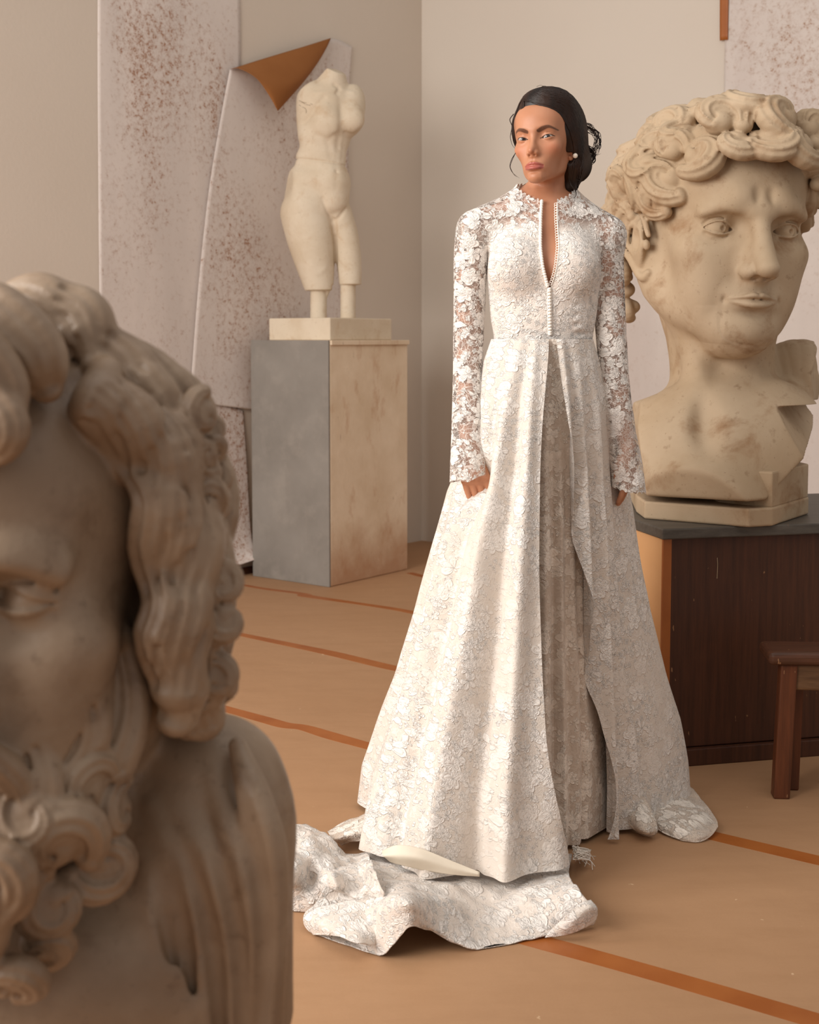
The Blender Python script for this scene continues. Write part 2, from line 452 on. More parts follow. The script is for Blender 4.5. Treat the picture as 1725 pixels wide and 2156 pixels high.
def m_darkwood(name, a, b, vert=True, rough=.5):
    q = N(name, rough, .35); co = q.map((9, 9, .5) if vert else (.6, 9, 9))
    g = q.noise(7, 6, .65, co); h = q.noise(2.0, 4, .6); s = q.noise(26, 2, .5, q.map((3, 3, 1)))
    c = q.mix(q.ramp(g, .3, .7), srgb(*a), srgb(*b)); c = q.mix(q.ramp(h, .55, .8, 0, .4), c, srgb(*[min(255, x * 1.35 + 8) for x in b]))
    c = q.mix(q.ramp(s, .735, .75, 0, .8), c, srgb(150, 110, 78)); return q.fin(c, q.bump(g, .002, .35))
M['dark'] = m_darkwood('dark_stained_wood', (62, 36, 24), (86, 50, 32))
M['stoolwood'] = m_darkwood('brown_stool_wood', (112, 62, 36), (76, 42, 26), True, .45)
M['stooltop'] = m_darkwood('stool_top_wood', (92, 56, 38), (62, 38, 26), False, .45)
M['stoolpale'] = m_darkwood('worn_pale_stool_wood', (120, 88, 60), (84, 58, 38), False, .55)
M['cabtop'] = m_darkwood('charcoal_worktop', (72, 66, 60), (92, 86, 78), False, .5)
M['cabside'] = (lambda q: q.fin(q.mix(q.ramp(q.noise(3, 4), .35, .65), srgb(214, 166, 118), srgb(206, 156, 106))))(N('kraft_side_panel', .7, .25))
M['cream'] = m_stone('cream_plaster', (186, 165, 139), (171, 148, 120), (140, 104, 70), .75, 1.0)
M['ivory'] = m_stone('ivory_plaster', (217, 203, 182), (206, 189, 165), (184, 150, 112), .40, 2.0)
M['beard'] = m_stone('grey_brown_plaster', (152, 131, 110), (130, 107, 86), (90, 64, 43), .55, 2.2, .46, .45)

# ---------------------------------------------------------------- room
CORN = np.array([0.07, 7.76])
dl = np.array([-0.631, -0.776]); dl /= np.linalg.norm(dl)       # left wall runs this way, towards the camera
dr = np.array([-dl[1], dl[0]])                                    # right wall, square to it
def wallpt(d, s, z, off=0.0, n=None):
    p = CORN + d * s + (n * off if n is not None else 0); return np.array([p[0], p[1], z])
nl, nr = dr, dl                                                   # into the room
HZ = 3.9
A = CORN + dl * 10.5; B = CORN + dr * 6.0; Cc = A + dr * 6.0
def quadbox(name, p0, p1, n_out, z0, z1, mat, th=0.12):
    q = [p0, p1, p1 + n_out * th, p0 + n_out * th]
    v, f = prism([(a[0], a[1]) for a in q], z0, z1); return mesh_obj(name, v, f, mat, smooth=False)
v, f = prism([CORN - dl * .12 - dr * .12, A - dr * .12 + dl * .12, Cc + dl * .12 + dr * .12, B + dr * .12 - dl * .12], -0.1, 0.0)
tag(mesh_obj('floor', v, f, M['floor'], smooth=False), kind='structure')
# left wall with the tall window opening near the camera side (the daylight comes through it)
tag(quadbox('wall_left', CORN - dl * .12, CORN + dl * 6.0, -nl, 0, HZ, M['wall_l']), kind='structure')
tag(quadbox('wall_right', CORN - dr * .12, B, -nr, 0, HZ, M['wall_r']), kind='structure')
for nm, a, b in (('trim_1', 0.22, 5.9),):
    v, f = prism([CORN + dl * a + nl * 0, CORN + dl * b, CORN + dl * b + nl * .012, CORN + dl * a + nl * .012], 0, 0.035)
    tag(mesh_obj('baseboard_left', v, f, M['dark'], smooth=False), kind='structure')
def wall_hit(px, py, d, n, off=0.0):
    """point where the pixel's ray meets a wall plane (offset into the room)"""
    r = ray(px, py); c = CORN + n * off; t = (c @ n) / (r[:2] @ n); return r * t + np.array([0, 0, CAMZ])

# paper sheets hung on the walls -------------------------------------------------------------
def sheet(name, rows, mat, nu=40, nv=60, th=0.0012, wav=0.003, seed=1, n=None):
    G = loft(rows, nu, nv); P = G.reshape(-1, 3)
    if n is not None: P = P + np.outer(vnoise(P, .5, seed) * wav, [n[0], n[1], 0])
    o = mesh_obj(name, P, grid_faces(nu, nv), mat); s = o.modifiers.new('thickness', 'SOLIDIFY'); s.thickness = .0004; s.offset = 0
    return o
L = lambda px, py, off=.006: wall_hit(px, py, dl, nl, off)
Rr = lambda px, py, off=.006: wall_hit(px, py, dr, nr, off)
o = sheet('wall_paper_sheet', [[L(206, -60, .004), L(350, -60, .004), L(504, -60, .004)], [L(206, 150, .004), L(355, 150, .008), L(507, 135, .004)], [L(208, 500, .004), L(350, 500, .004), L(500, 500, .004)], [L(213, 900, .004), L(350, 900, .004), L(490, 900, .004)]], M['paper'], n=nl)
tag(o, 'tall speckled grey paper strip pinned on the left wall, furthest left', 'paper', 'speckled paper sheets on the walls')
# sheet with the folded corner
o = empty('wall_paper_sheet', tuple(L(560, 500, 0.0)))
tag(o, 'speckled paper sheet with a torn brown corner folded down behind the torso statue', 'paper', 'speckled paper sheets on the walls')
F1 = loft([[L(484, 146, .02), L(600, 120, .05), L(694, 82, .03), L(742, 98, .012)],
           [L(468, 230, .014), L(585, 232, .02), L(660, 232, .014), L(734, 240, .012)],
           [L(440, 400, .014), L(560, 400, .012), L(650, 400, .012), L(735, 420, .012)],
           [L(418, 600, .014), L(560, 600, .012), L(650, 600, .012), L(735, 600, .012)],
           [L(404, 780, .014), L(520, 800, .012), L(640, 800, .012), L(735, 800, .012)],
           [L(398, 846, .016), L(480, 856, .020), L(640, 876, .012), L(735, 886, .012)]], 50, 70)
s1 = mesh_obj('sheet_face', F1, grid_faces(50, 70), M['paper'], o)
# the corner that has rolled forward and hangs down: outer (brown) side seen
ra = [L(484, 146, .022), L(560, 122, .05), L(640, 98, .055), L(697, 80, .035)]
rb = [L(505, 145, .075), L(560, 150, .11), L(628, 140, .11), L(690, 96, .05)]
rc = [L(540, 165, .13), L(575, 178, .15), L(630, 168, .14), L(672, 128, .07)]
rd = [L(566, 200, .15), L(582, 208, .16), L(612, 198, .14), L(640, 172, .10)]
re_ = [L(584, 232, .15), L(585.5, 233, .15), L(587, 232, .15), L(589, 230, .15)]
F2 = loft([ra, rb, rc, rd, re_], 30, 30)
s2 = mesh_obj('folded_corner', F2, grid_faces(30, 30), M['brown'], o); tag(s2, 'plain brown back of the folded paper corner')
for s_ in (s1, s2):
    q = s_.modifiers.new('thickness', 'SOLIDIFY'); q.thickness = .0004; q.offset = 0
o = sheet('wall_paper_sheet', [[L(440, 838, .008), L(470, 845, .008), L(514, 866, .008)], [L(440, 960, .008), L(470, 960, .008), L(521, 960, .012)], [L(440, 1080, .01), L(480, 1080, .012), L(528, 1090, .02)], [L(440, 1150, .014), L(490, 1155, .03), L(535, 1150, .05)], [L(440, 1206, .03), L(490, 1194, .05), L(542, 1177, .09)]], M['paper'], 24, 40, n=nl, wav=.002)
tag(o, 'short speckled paper strip with its bottom edge curling out beside the grey plinth', 'paper', 'speckled paper sheets on the walls')
o = sheet('wall_paper_sheet', [[Rr(1538, -80), Rr(1640, -80), Rr(1800, -80)], [Rr(1527, 90, .014), Rr(1640, 100), Rr(1800, 100)], [Rr(1524, 300, .008), Rr(1640, 300), Rr(1800, 300)], [Rr(1520, 700), Rr(1640, 700), Rr(1800, 700)], [Rr(1516, 1118), Rr(1640, 1150), Rr(1800, 1180)]], M['paper2'], n=nr)
tag(o, 'tall pale speckled paper sheet on the right wall behind the curly plaster head', 'paper', 'speckled paper sheets on the walls')
o = sheet('wall_paper_sheet', [[Rr(1270, 452, .003), Rr(1400, 458, .003), Rr(1560, 462, .003)], [Rr(1270, 800, .003), Rr(1400, 800, .003), Rr(1560, 800, .003)], [Rr(1270, 1130, .003), Rr(1400, 1120, .003), Rr(1560, 1120, .003)]], M['paper2'], n=nr, wav=.001)
tag(o, 'pale speckled paper sheet hanging between the bride and the neck of the plaster head', 'paper', 'speckled paper sheets on the walls')
# brown tape on the upper right
o = sheet('adhesive_tape', [[Rr(1517, -60, .018), Rr(1526, -60, .018), Rr(1535, -60, .018)], [Rr(1516, 20, .018), Rr(1525, 20, .018), Rr(1534, 20, .018)], [Rr(1516, 86, .020), Rr(1525, 84, .020), Rr(1533, 84, .020)]], M['tape'], 6, 12, n=nr, wav=0)
tag(o, 'vertical brown tape on the edge of the right wall paper', 'tape')

# tapes over the seams of the floor paper ------------------------------------------------------
def floor_tape(pts, label, z=.0005):
    pts = np.array(pts, float)
    c = np.array([atz(p[0], p[1], 0) for p in pts]); n = 60
    w = np.interp(np.linspace(0, len(pts) - 1, n), np.arange(len(pts)), pts[:, 2])
    P = catmull(c, n); T = np.gradient(P, axis=0); T /= np.linalg.norm(T, axis=1)[:, None]; S = np.stack([-T[:, 1], T[:, 0], T[:, 2] * 0], 1)
    V = np.concatenate([P + S * w[:, None] / 2 + [0, 0, z], P - S * w[:, None] / 2 + [0, 0, z], P + S * w[:, None] / 2, P - S * w[:, None] / 2])
    i = np.arange(n - 1)
    F = np.concatenate([np.stack([i, i + 1, n + i + 1, n + i], 1), np.stack([2 * n + i, 2 * n + i + 1, i + 1, i], 1), np.stack([n + i, n + i + 1, 3 * n + i + 1, 3 * n + i], 1)])
    o = mesh_obj('floor_tape', V, F, M['tape'], smooth=False); tag(o, label, 'tape', 'brown tapes on the floor')
floor_tape([(862, 1206, .04), (885, 1212, .045), (905, 1216, .04), (960, 1222, .035), (1100, 1248, .04)], 'shortest brown floor tape, at the back between the plinth and the bride')
floor_tape([(430, 1222, .03), (500, 1230, .03), (560, 1240, .035), (630, 1249, .035), (641, 1253, .07), (660, 1257, .05), (750, 1270, .04), (830, 1282, .045), (915, 1298, .05), (1100, 1330, .05)], 'brown floor tape passing just in front of the grey plinth')
floor_tape([(400, 1310, .045), (490, 1332, .04), (600, 1355, .05), (700, 1376, .06), (800, 1400, .06), (885, 1419, .055), (1100, 1466, .055)], 'brown floor tape between the plinth and the bride, third from the back')
floor_tape([(380, 1467, .05), (480, 1494, .05), (560, 1516, .055), (600, 1527, .055), (640, 1532, .05), (700, 1550, .06), (790, 1575, .05), (830, 1588, .045), (1000, 1632, .045), (1250, 1697, .05), (1490, 1757, .055), (1600, 1783, .055), (1725, 1812, .055), (1800, 1829, .055)], 'long brown floor tape running under the gown from bearded bust to right edge')
floor_tape([(560, 1818, .055), (800, 1890, .055), (1000, 1945, .06), (1140, 1984, .058), (1300, 2028, .055), (1500, 2085, .055), (1725, 2151, .055), (1850, 2188, .055)], 'widest-looking brown floor tape, in the foreground at the bottom right')

# plinth -------------------------------------------------------------------------------------
pc = atz(697, 1236, 0); plf = atz(541, 1211, 0); prt = atz(852, 1198, 0)
def ortho(pc, pl, pr):
    a = (pl - pc)[:2]; b = (pr - pc)[:2]; la, lb = np.linalg.norm(a), np.linalg.norm(b)
    ang = math.atan2(a[1], a[0]); angb = math.atan2(b[1], b[0]) + math.pi / 2
    m = (ang + angb) / 2; u = np.array([math.cos(m), math.sin(m)]); w = np.array([u[1], -u[0]]); return u * la, w * lb
ua, ub = ortho(pc, plf, prt)
PZ = at(697, 717, pc[1])[2]
pl = empty('pedestal', (pc[0], pc[1], 0)); tag(pl, 'tall square plinth, grey on one face and worn cream on the other, under the torso', 'plinth')
c0 = pc[:2]
th = .02; eu, ew = ua / np.linalg.norm(ua), ub / np.linalg.norm(ub)
v, f = prism([c0, c0 + ub * .999, c0 + ub + ua, c0 + ua], 0.0, PZ)
# cream body and a grey painted board on the left face
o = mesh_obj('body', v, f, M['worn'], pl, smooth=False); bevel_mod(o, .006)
v, f = prism([c0 - ew * .012, c0 - ew * .0005, c0 + ua - ew * .0005, c0 + ua - ew * .012], 0.0, PZ + .001)
o = mesh_obj('side_panel', v, f, M['grey'], pl, smooth=False); bevel_mod(o, .003); tag(o, 'flat grey painted side board')
e = .012
parts = []
for (a, b) in ((0, 1),):
    v1, f1 = prism([c0 - eu * e, c0 + ub - eu * e, c0 + ub, c0], PZ - .022, PZ + .001); parts.append((v1, f1))
v, f = join(parts); o = mesh_obj('top_edge', v, f, M['worn'], pl, smooth=False); bevel_mod(o, .003)

# cabinet ------------------------------------------------------------------------------------
cc = atz(1400, 1617, 0); cr = atz(1725, 1591, 0)
d1 = (cr - cc)[:2]; d1 /= np.linalg.norm(d1); d2 = np.array([-d1[1], d1[0]])
CZ = at(1401, 1114, cc[1] - .02)[2]
cb = empty('cabinet', (cc[0], cc[1], 0)); tag(cb, 'dark stained wooden cabinet with a charcoal worktop carrying the colossal curly head', 'cabinet')
c0 = cc[:2]; CW, CD = 1.15, .62
def cabox(name, a0, a1, b0, b1, z0, z1, mat, bv=.003, lab=None):
    v, f = prism([c0 + d1 * a0 + d2 * b0, c0 + d1 * a1 + d2 * b0, c0 + d1 * a1 + d2 * b1, c0 + d1 * a0 + d2 * b1], z0, z1)
    o = mesh_obj(name, v, f, mat, cb, smooth=False); bevel_mod(o, bv)
    if lab: tag(o, lab)
    return o
cabox('body', 0.0, CW, 0.012, CD, .05, CZ - .031, M['dark'])
cabox('plinth_board', -.002, CW, -.004, CD, 0.0, .048, M['dark'])
cabox('side_panel', -.012, -.0005, 0.012, CD, .0, CZ - .031, M['cabside'], .002, 'light kraft-brown side panel')
cabox('edge_tape', -.0135, .012, .002, .0115, .0, CZ - .031, M['tape'], .001, 'ochre tape down the front edge')
cabox('worktop', -.022, CW + .01, -.012, CD + .02, CZ - .0305, CZ, M['cabtop'], .004)
# pale scratch on the front
v, f = tubes([catmull([at(1510, 1174, 3.66), at(1511, 1190, 3.66), at(1509.5, 1218, 3.66)], 8)], [.0012], 4)
def onfront(p, off=.0005):
    s = (p[:2] - c0) @ d1; return np.array([*(c0 + d1 * s + d2 * (.012 - off)), p[2]])
v = np.array([onfront(p, .0005 + .0006 * (i % 2)) for i, p in enumerate(v)]); sc = mesh_obj('scratch', v, f, M['cream'], cb)

# stool --------------------------------------------------------------------------------------
sp = atz(1641, 1683, 0); st = empty('stool', (sp[0], sp[1], 0)); tag(st, 'low dark brown wooden stool cut off by the right edge, before the cabinet', 'stool')
SY = sp[1]; sz = at(1650, 1371, SY)[2]
sd = np.array([math.cos(R_(-4)), math.sin(R_(-4))]); se = np.array([-sd[1], sd[0]]); s0 = sp[:2]
def legm(a, b, w, dpt, z1, lean, mat=None):
    V = []
    for z, l in ((0, 0), (z1, lean)):
        q = s0 + sd * (a + l) + se * b
        V += [(*(q), z), (*(q + sd * w), z), (*(q + sd * w + se * dpt), z), (*(q + se * dpt), z)]
    F = [(3, 2, 1, 0), (4, 5, 6, 7), (0, 1, 5, 4), (1, 2, 6, 5), (2, 3, 7, 6), (3, 0, 4, 7)]
    o = mesh_obj('leg', V, F, M['stoolwood'], st, smooth=False); bevel_mod(o, .004); return o
wpx = FPX / SY
legm(-.014, 0, .042, .042, sz - .036, .012); legm(.026, .07, .04, .042, sz - .036, .008)
legm(.262, 0, .042, .042, sz - .036, -.012); legm(.262, .07, .04, .042, sz - .036, -.008)
def rbox(name, a0, a1, b0, b1, z0, z1, mat, bv):
    v, f = prism([s0 + sd * a0 + se * b0, s0 + sd * a1 + se * b0, s0 + sd * a1 + se * b1, s0 + sd * a0 + se * b1], z0, z1)
    o = mesh_obj(name, v, f, mat, st, smooth=False); bevel_mod(o, bv, 3); return o
rbox('seat', -.036, .33, -.018, .125, sz - .035, sz, M['stooltop'], .012)
rbox('apron', .028, .262, .008, .03, sz - .105, sz - .036, M['stoolpale'], .008)
# ---------------------------------------------------------------- a head, in the metres of a living one: eyes at z 0, face towards -y
def head_base(S, female=False, brow=1.0, neck=None):
    e = S.ell; c = S.chain; b = S.brush; st = S.stroke
    e((0, .014, .038), (.073, .095, .078), .02)
    e((0, -.044, .036), (.054, .046, .046), .03)
    e((0, -.028, -.026), (.060 if not female else .051, .058, .072), .03)
    jw = .056 if not female else .041; jr = 0 if not female else .004
    for q in (-1, 1):
        c([(q * (jw + .005), .016, -.030), (q * jw, -.004, -.070), (q * (.026 - 2 * jr), -.060, -.100), (0, -.070, -.104)], [.016 - jr, .015 - jr, .014 - jr, .015 - jr], .03 if not female else .022, 12)
        e((q * (.043 if not female else .040), -.056, -.024), (.020, .018, .015) if not female else (.017, .016, .014), .022)
        e((q * (.034 - 2 * jr), -.058 + jr, -.060), (.020 - jr, .020 - jr, .028), .03)          # cheek
    e((0, -.074, -.103), (.017, .014, .014) if not female else (.014, .013, .013), .016)
    if female:
        for q in (-1, 1): b((q * .046, -.060, -.062), (.016, .02, .018), -.003)
    # orbit, brow
    for q in (-1, 1):
        b((q * .031, -.088, -.001), (.017, .02, .013), -.0085)
        b((q * .017, -.088, .004), (.008, .02, .011), -.005)
        st([(q * .010, -.092, .017), (q * .030, -.090, .023), (q * .050, -.076, .016)], .009, .0042 * brow, 9)
        b((q * .062, -.055, .022), (.013, .02, .022), -.004)
    b((0, -.094, .017), (.010, .01, .010), .002 * brow)
def head_nose(S, female=False, broad=1.0):
    e = S.ell; c = S.chain
    if female:
        c([(0, -.084, .014), (0, -.0885, -.002), (0, -.0985, -.024), (0, -.1085, -.037)], [.0050, .0045, .0052, .0060], .012, 14)
        e((0, -.090, -.036), (.011, .013, .015), .012)
        for q in (-1, 1):
            e((q * .0098, -.0945, -.0415), (.0052, .0095, .0060), .005)
            e((q * .0062, -.0995, -.0478), (.0030, .0052, .0030), .002, 'sub')
    else:
        c([(0, -.088, .018), (0, -.0945, .002), (0, -.104, -.022), (0, -.114, -.040)], [.0075, .0068, .0078, .0092], .012, 14)
        e((0, -.090, -.036), (.015 * broad, .014, .020), .012)
        for q in (-1, 1):
            e((q * .0130 * broad, -.0965, -.0435), (.0065, .0105, .0075), .005)
            e((q * .0075 * broad, -.102, -.0505), (.0035, .0065, .0040), .002, 'sub')
def head_mouth(S, female=False, frown=0.0):
    e = S.ell; c = S.chain; z0 = -.0705
    e((0, -.074, z0), (.026, .019, .019), .02)
    fr = -.002 * frown
    if female:
        c([(-.0225, -.0835, z0 - .001 + fr), (-.012, -.0925, z0 + .0022), (-.0035, -.0955, z0 + .0048), (0, -.0950, z0 + .0036), (.0035, -.0955, z0 + .0048), (.012, -.0925, z0 + .0022), (.0225, -.0835, z0 - .001 + fr)], [.0012, .0034, .0042, .0040, .0042, .0034, .0012], .004, 25)
        c([(-.0205, -.0835, z0 - .003 + fr), (-.010, -.0925, z0 - .0070), (0, -.0945, z0 - .0078), (.010, -.0925, z0 - .0070), (.0205, -.0835, z0 - .003 + fr)], [.0012, .0052, .0066, .0052, .0012], .004, 21)
        line = [(-.024, -.086, z0 - .0022 + fr), (-.012, -.0965, z0 - .0012), (0, -.100, z0 - .0022), (.012, -.0965, z0 - .0012), (.024, -.086, z0 - .0022 + fr)]
        S.stroke(line, .0019, -.0032, 25)
        S.stroke([(0, -.0955, -.055), (0, -.0975, -.0625)], .0030, -.0014)
        S.brush((0, -.092, -.0885), (.013, .012, .005), -.0035)
    else:
        c([(-.026, -.086, z0 - .002 + fr), (-.012, -.0965, z0 + .0015), (-.004, -.0995, z0 + .0042), (0, -.099, z0 + .003), (.004, -.0995, z0 + .0042), (.012, -.0965, z0 + .0015), (.026, -.086, z0 - .002 + fr)], [.0012, .0034, .0042, .004, .0042, .0034, .0012], .004, 25)
        c([(-.024, -.086, z0 - .004 + fr), (-.010, -.0955, z0 - .0075), (0, -.0975, z0 - .0085), (.010, -.0955, z0 - .0075), (.024, -.086, z0 - .004 + fr)], [.0012, .0048, .0060, .0048, .0012], .004, 21)
        S.stroke([(-.028, -.088, z0 - .0034 + fr), (-.012, -.100, z0 - .0016), (0, -.1018, z0 - .0026), (.012, -.100, z0 - .0016), (.028, -.088, z0 - .0034 + fr)], .0020, -.0024, 25)
        S.stroke([(0, -.100, -.055), (0, -.1010, -.0620)], .0035, -.0014)
        S.brush((0, -.094, -.090), (.015, .012, .0055), -.005)
        for q in (-1, 1): S.brush((q * .030, -.080, z0 - .003), (.004, .008, .006), -.002)
EYE = dict(c=(.0310, -.0685, 0.0), r=.0122)
def head_eyes(S, stone=True, female=False, lidt=.0017, open_=1.0, tilt=.10):
    """lids as a shell over the ball, then an almond opening"""
    for q in (-1, 1):
        C = np.array([q * EYE['c'][0], EYE['c'][1], EYE['c'][2]]); r = EYE['r']
        S.ell(C, r + lidt, .006)
        # crease above the upper lid, fold below the lower one
        up = [(C[0] + u, C[1] - math.sqrt(max((r + lidt) ** 2 - u * u - w * w, 1e-6)) , C[2] + w) for u, w in [(-.0135 , .0035), (-.009, .0078), (0, .0098), (.009, .0082), (.0135, .0042)]]
        S.stroke(up, .0016, -.0026 if stone else -.0018, 13)
        lo = [(C[0] + u, C[1] - math.sqrt(max((r + lidt) ** 2 - u * u - w * w, 1e-6)), C[2] + w) for u, w in [(-.012, -.0055), (-.006, -.0088), (0, -.0098), (.006, -.0088), (.012, -.0055)]]
        S.stroke(lo, .0022, -.0022 if stone else -.0006, 13)
        # almond: two discs in the face plane
        Mi = np.array((S.M).inverted(), np.float32)
        wc = S.P(C); e = (.020 * S.s)
        sl = S.box(wc - e, wc + e); X, Y, Z = S.pts(sl)
        lx = X * Mi[0, 0] + Y * Mi[0, 1] + Z * Mi[0, 2] + Mi[0, 3]; ly = X * Mi[1, 0] + Y * Mi[1, 1] + Z * Mi[1, 2] + Mi[1, 3]; lz = X * Mi[2, 0] + Y * Mi[2, 1] + Z * Mi[2, 2] + Mi[2, 3]
        u = (lx - C[0]) * q; w = (lz - C[2]) - tilt * u + .0004
        hw = .0138; hu = .0054 * open_; hl = .0040 * open_
        Ru = (hw * hw + hu * hu) / (2 * hu); Rl = (hw * hw + hl * hl) / (2 * hl)
        d = np.maximum(np.sqrt(u * u + (w + Ru - hu) ** 2) - Ru, np.sqrt(u * u + (w - Rl + hl) ** 2) - Rl)
        d = np.maximum(d, (ly - C[1] + .0035)) * S.s
        S.comb(sl, d.astype(np.float32), .0012 * S.s, 'sub')
        if stone:
            S.ell(C, r + .0003, .0008)
        else:
            S.ell((C[0] - q * .0128, C[1] - .0062, C[2] - .0014), (.0026, .003, .002), .002)
def head_ear(S, q, big=1.0):
    c = S.chain
    P = lambda x, y, z: (q * x, .012 + (y - .012) * big, -.004 + (z + .004) * big)
    S.ell(P(.071, .014, -.002), (.007, .015 * big, .024 * big), .006, rot=(0, 0, q * 14))
    c([P(.070, -.004, .004), P(.075, .002, .021), P(.080, .017, .028), P(.085, .030, .018), P(.083, .030, .000), P(.077, .018, -.018), P(.072, .006, -.031), P(.069, .000, -.027)], [.0028, .0034, .0038, .0038, .0034, .0034, .0050, .0032], .0035, 30)
    c([P(.073, .008, .014), P(.079, .019, .012), P(.080, .022, -.002), P(.075, .013, -.014)], [.0022, .0026, .0028, .0022], .003, 14)
    S.ell(P(.079, .008, .000), (.006, .0065 * big, .010 * big), .003, 'sub')
    S.ell(P(.072, -.003, -.004), (.004, .0035, .006), .003)
# ---------------------------------------------------------------- the bride
WY = 3.12
def B_(px, py, Y=WY): return at(px, py, Y)
def Rmat(yaw, pitch, roll):
    return (Matrix.Rotation(R_(yaw), 4, 'Z') @ Matrix.Rotation(R_(pitch), 4, 'X') @ Matrix.Rotation(R_(roll), 4, 'Y'))
HS = .955
HC = B_(1147.5, 303, 3.125)
HM = Matrix.Translation(Vector([float(q) for q in HC])) @ Rmat(-24, -3, -3) @ Matrix.Scale(HS, 4)
xs = lambda a: float(at(a, 600, WY)[0]); zs = lambda a: float(at(1150, a, WY)[2])
VX = float(__import__('os').environ.get('VX', '1'))
SB = Sculpt(axis((xs(935), xs(968), .004 * VX), (xs(968), xs(1036), .0016 * VX), (xs(1036), xs(1082), .0035 * VX), (xs(1082), xs(1208), .0011 * VX), (xs(1208), xs(1306), .0035 * VX), (xs(1306), xs(1350), .0018 * VX), (xs(1350), xs(1366), .004)),
            axis((2.97, 3.115, .0013 * VX), (3.115, 3.33, .0034 * VX)),
            axis((0.0, zs(1100), .008 * VX), (zs(1100), zs(900), .0018 * VX), (zs(900), zs(392), .004 * VX), (zs(392), 1.80, .0011 * VX)))
def rel(px, py, dy=0.0): return at(px, py, WY + dy)
# trunk
SB.ell(rel(1148, 530, .03), (.122, .078, .14), .04); SB.ell(rel(1145, 610, .02), (.118, .080, .13), .05)
SB.ell(rel(1144, 690, .02), (.104, .072, .10), .05); SB.ell(rel(1142, 830, .04), (.150, .105, .15), .05)
for q, a in ((-1, 1088), (1, 1202)): SB.ell(rel(a, 560, -.045), (.056, .045, .056), .035)
for a, b_ in ((1004, 484), (1277, 496)):
    SB.chain([rel(1150, 400, .05), rel((1150 + a) / 2, (415 + b_) / 2 + 2, .045), rel(a, b_, .03)], [.036, .030, .033], .02, 8)
    SB.chain([rel(1152, 452, -.018), rel((1150 + a) / 2 + (a - 1150) * .1, 452, .0), rel(a, b_, .02)], [.006, .006, .008], .015, 8)
SB.chain([tuple(HM @ Vector((0, .034, -.050))), rel(1155, 400, .038), rel(1150, 455, .045)], [.042, .0405, .050], .010, 10)
for q in (-1, 1):   # neck muscles down to the collar-bone pit
    SB.chain([tuple(HM @ Vector((q * .050, .03, -.05))), rel(1152 + q * 22, 420, .010), rel(1152 + q * 8, 452, -.018)], [.008, .007, .006], .014, 10)
for q, hx, kx, fx in ((-1, 1100, 1108, 1105), (1, 1185, 1185, 1190)):
    SB.chain([rel(hx, 880, .05), rel(kx, 1280, .04), rel(fx, 1690, .08)], [.088, .052, .034], .04, 14)
    SB.chain([rel(fx, 1706, .10), rel(fx, 1740, -.02), rel(fx, 1765, -.08)], [.028, .022, .016], .03, 8)
# arms
ARM_L = [(1002, 495, .03, .034), (991, 560, .03, .034), (987, 680, .035, .031), (984, 745, .04, .028), (984, 830, -.01, .026), (985, 925, -.055, .0205)]
ARM_R = [(1277, 507, .03, .034), (1281, 575, .03, .034), (1286, 690, .03, .031), (1292, 760, .03, .028), (1303, 850, .03, .026), (1321, 940, .03, .0205)]
for A_ in (ARM_L, ARM_R): SB.chain([rel(*p[:3]) for p in A_], [p[3] for p in A_], .02, 16)
def hand(S, W, f, n, q, s=1.0, curl=1.0):
    """W wrist, f finger direction, n out of the back of the hand, q = +1 thumb on the side f x n"""
    f = np.array(f, float); f /= np.linalg.norm(f); n = np.array(n, float); n -= f * (n @ f); n /= np.linalg.norm(n); l = np.cross(f, n) * q
    T = lambda a, b, c: W + s * (a * f + b * l + c * n)
    for i, (b0, b1) in enumerate(((.030, .026), (.011, .009), (-.008, -.008), (-.026, -.022))):
        S.chain([T(.0, b1 * .55, 0), T(.05, b1 * .9, .002), T(.088 - .004 * abs(i - 1), b0, .003)], [.0135, .0125, .0098], .012)
        L = (.072, .080, .074, .060)[i]; a0 = .086 - .004 * abs(i - 1); sp = (b0 - .003) * .10
        c1 = (.20, .24, .30, .36)[i] * curl; p = np.array([a0, b0, .002]); pts = [p]; ang = -c1 * .6
        for j, seg in enumerate((.46, .30, .24)):
            ang -= c1 * (0.2, .7, .6)[j]; p = p + L * seg * np.array([math.cos(ang), sp * 2.2 * (1 if j == 0 else .3), math.sin(ang)]); pts.append(p)
        S.chain([T(*w) for w in pts], [.0093, .0083, .0074, .0062], .0012)
        S.ell(T(a0 - .001, b0, .009), (.006, .006, .006), .008)
    S.chain([T(.012, .014, -.006), T(.040, .036, -.014), T(.068, .046, -.018), T(.094, .045, -.021)], [.013, .0118, .0094, .0070], .006)
# subject's right hand (left in the picture) and left hand
hand(SB, rel(988, 944, -.064), (.20, -.10, -1), (-.25, -1, 0), -1, .90, .8)
hand(SB, rel(1322, 945, .03), (.02, .04, -1), (.95, -.45, 0), 1, .82, 1.1)
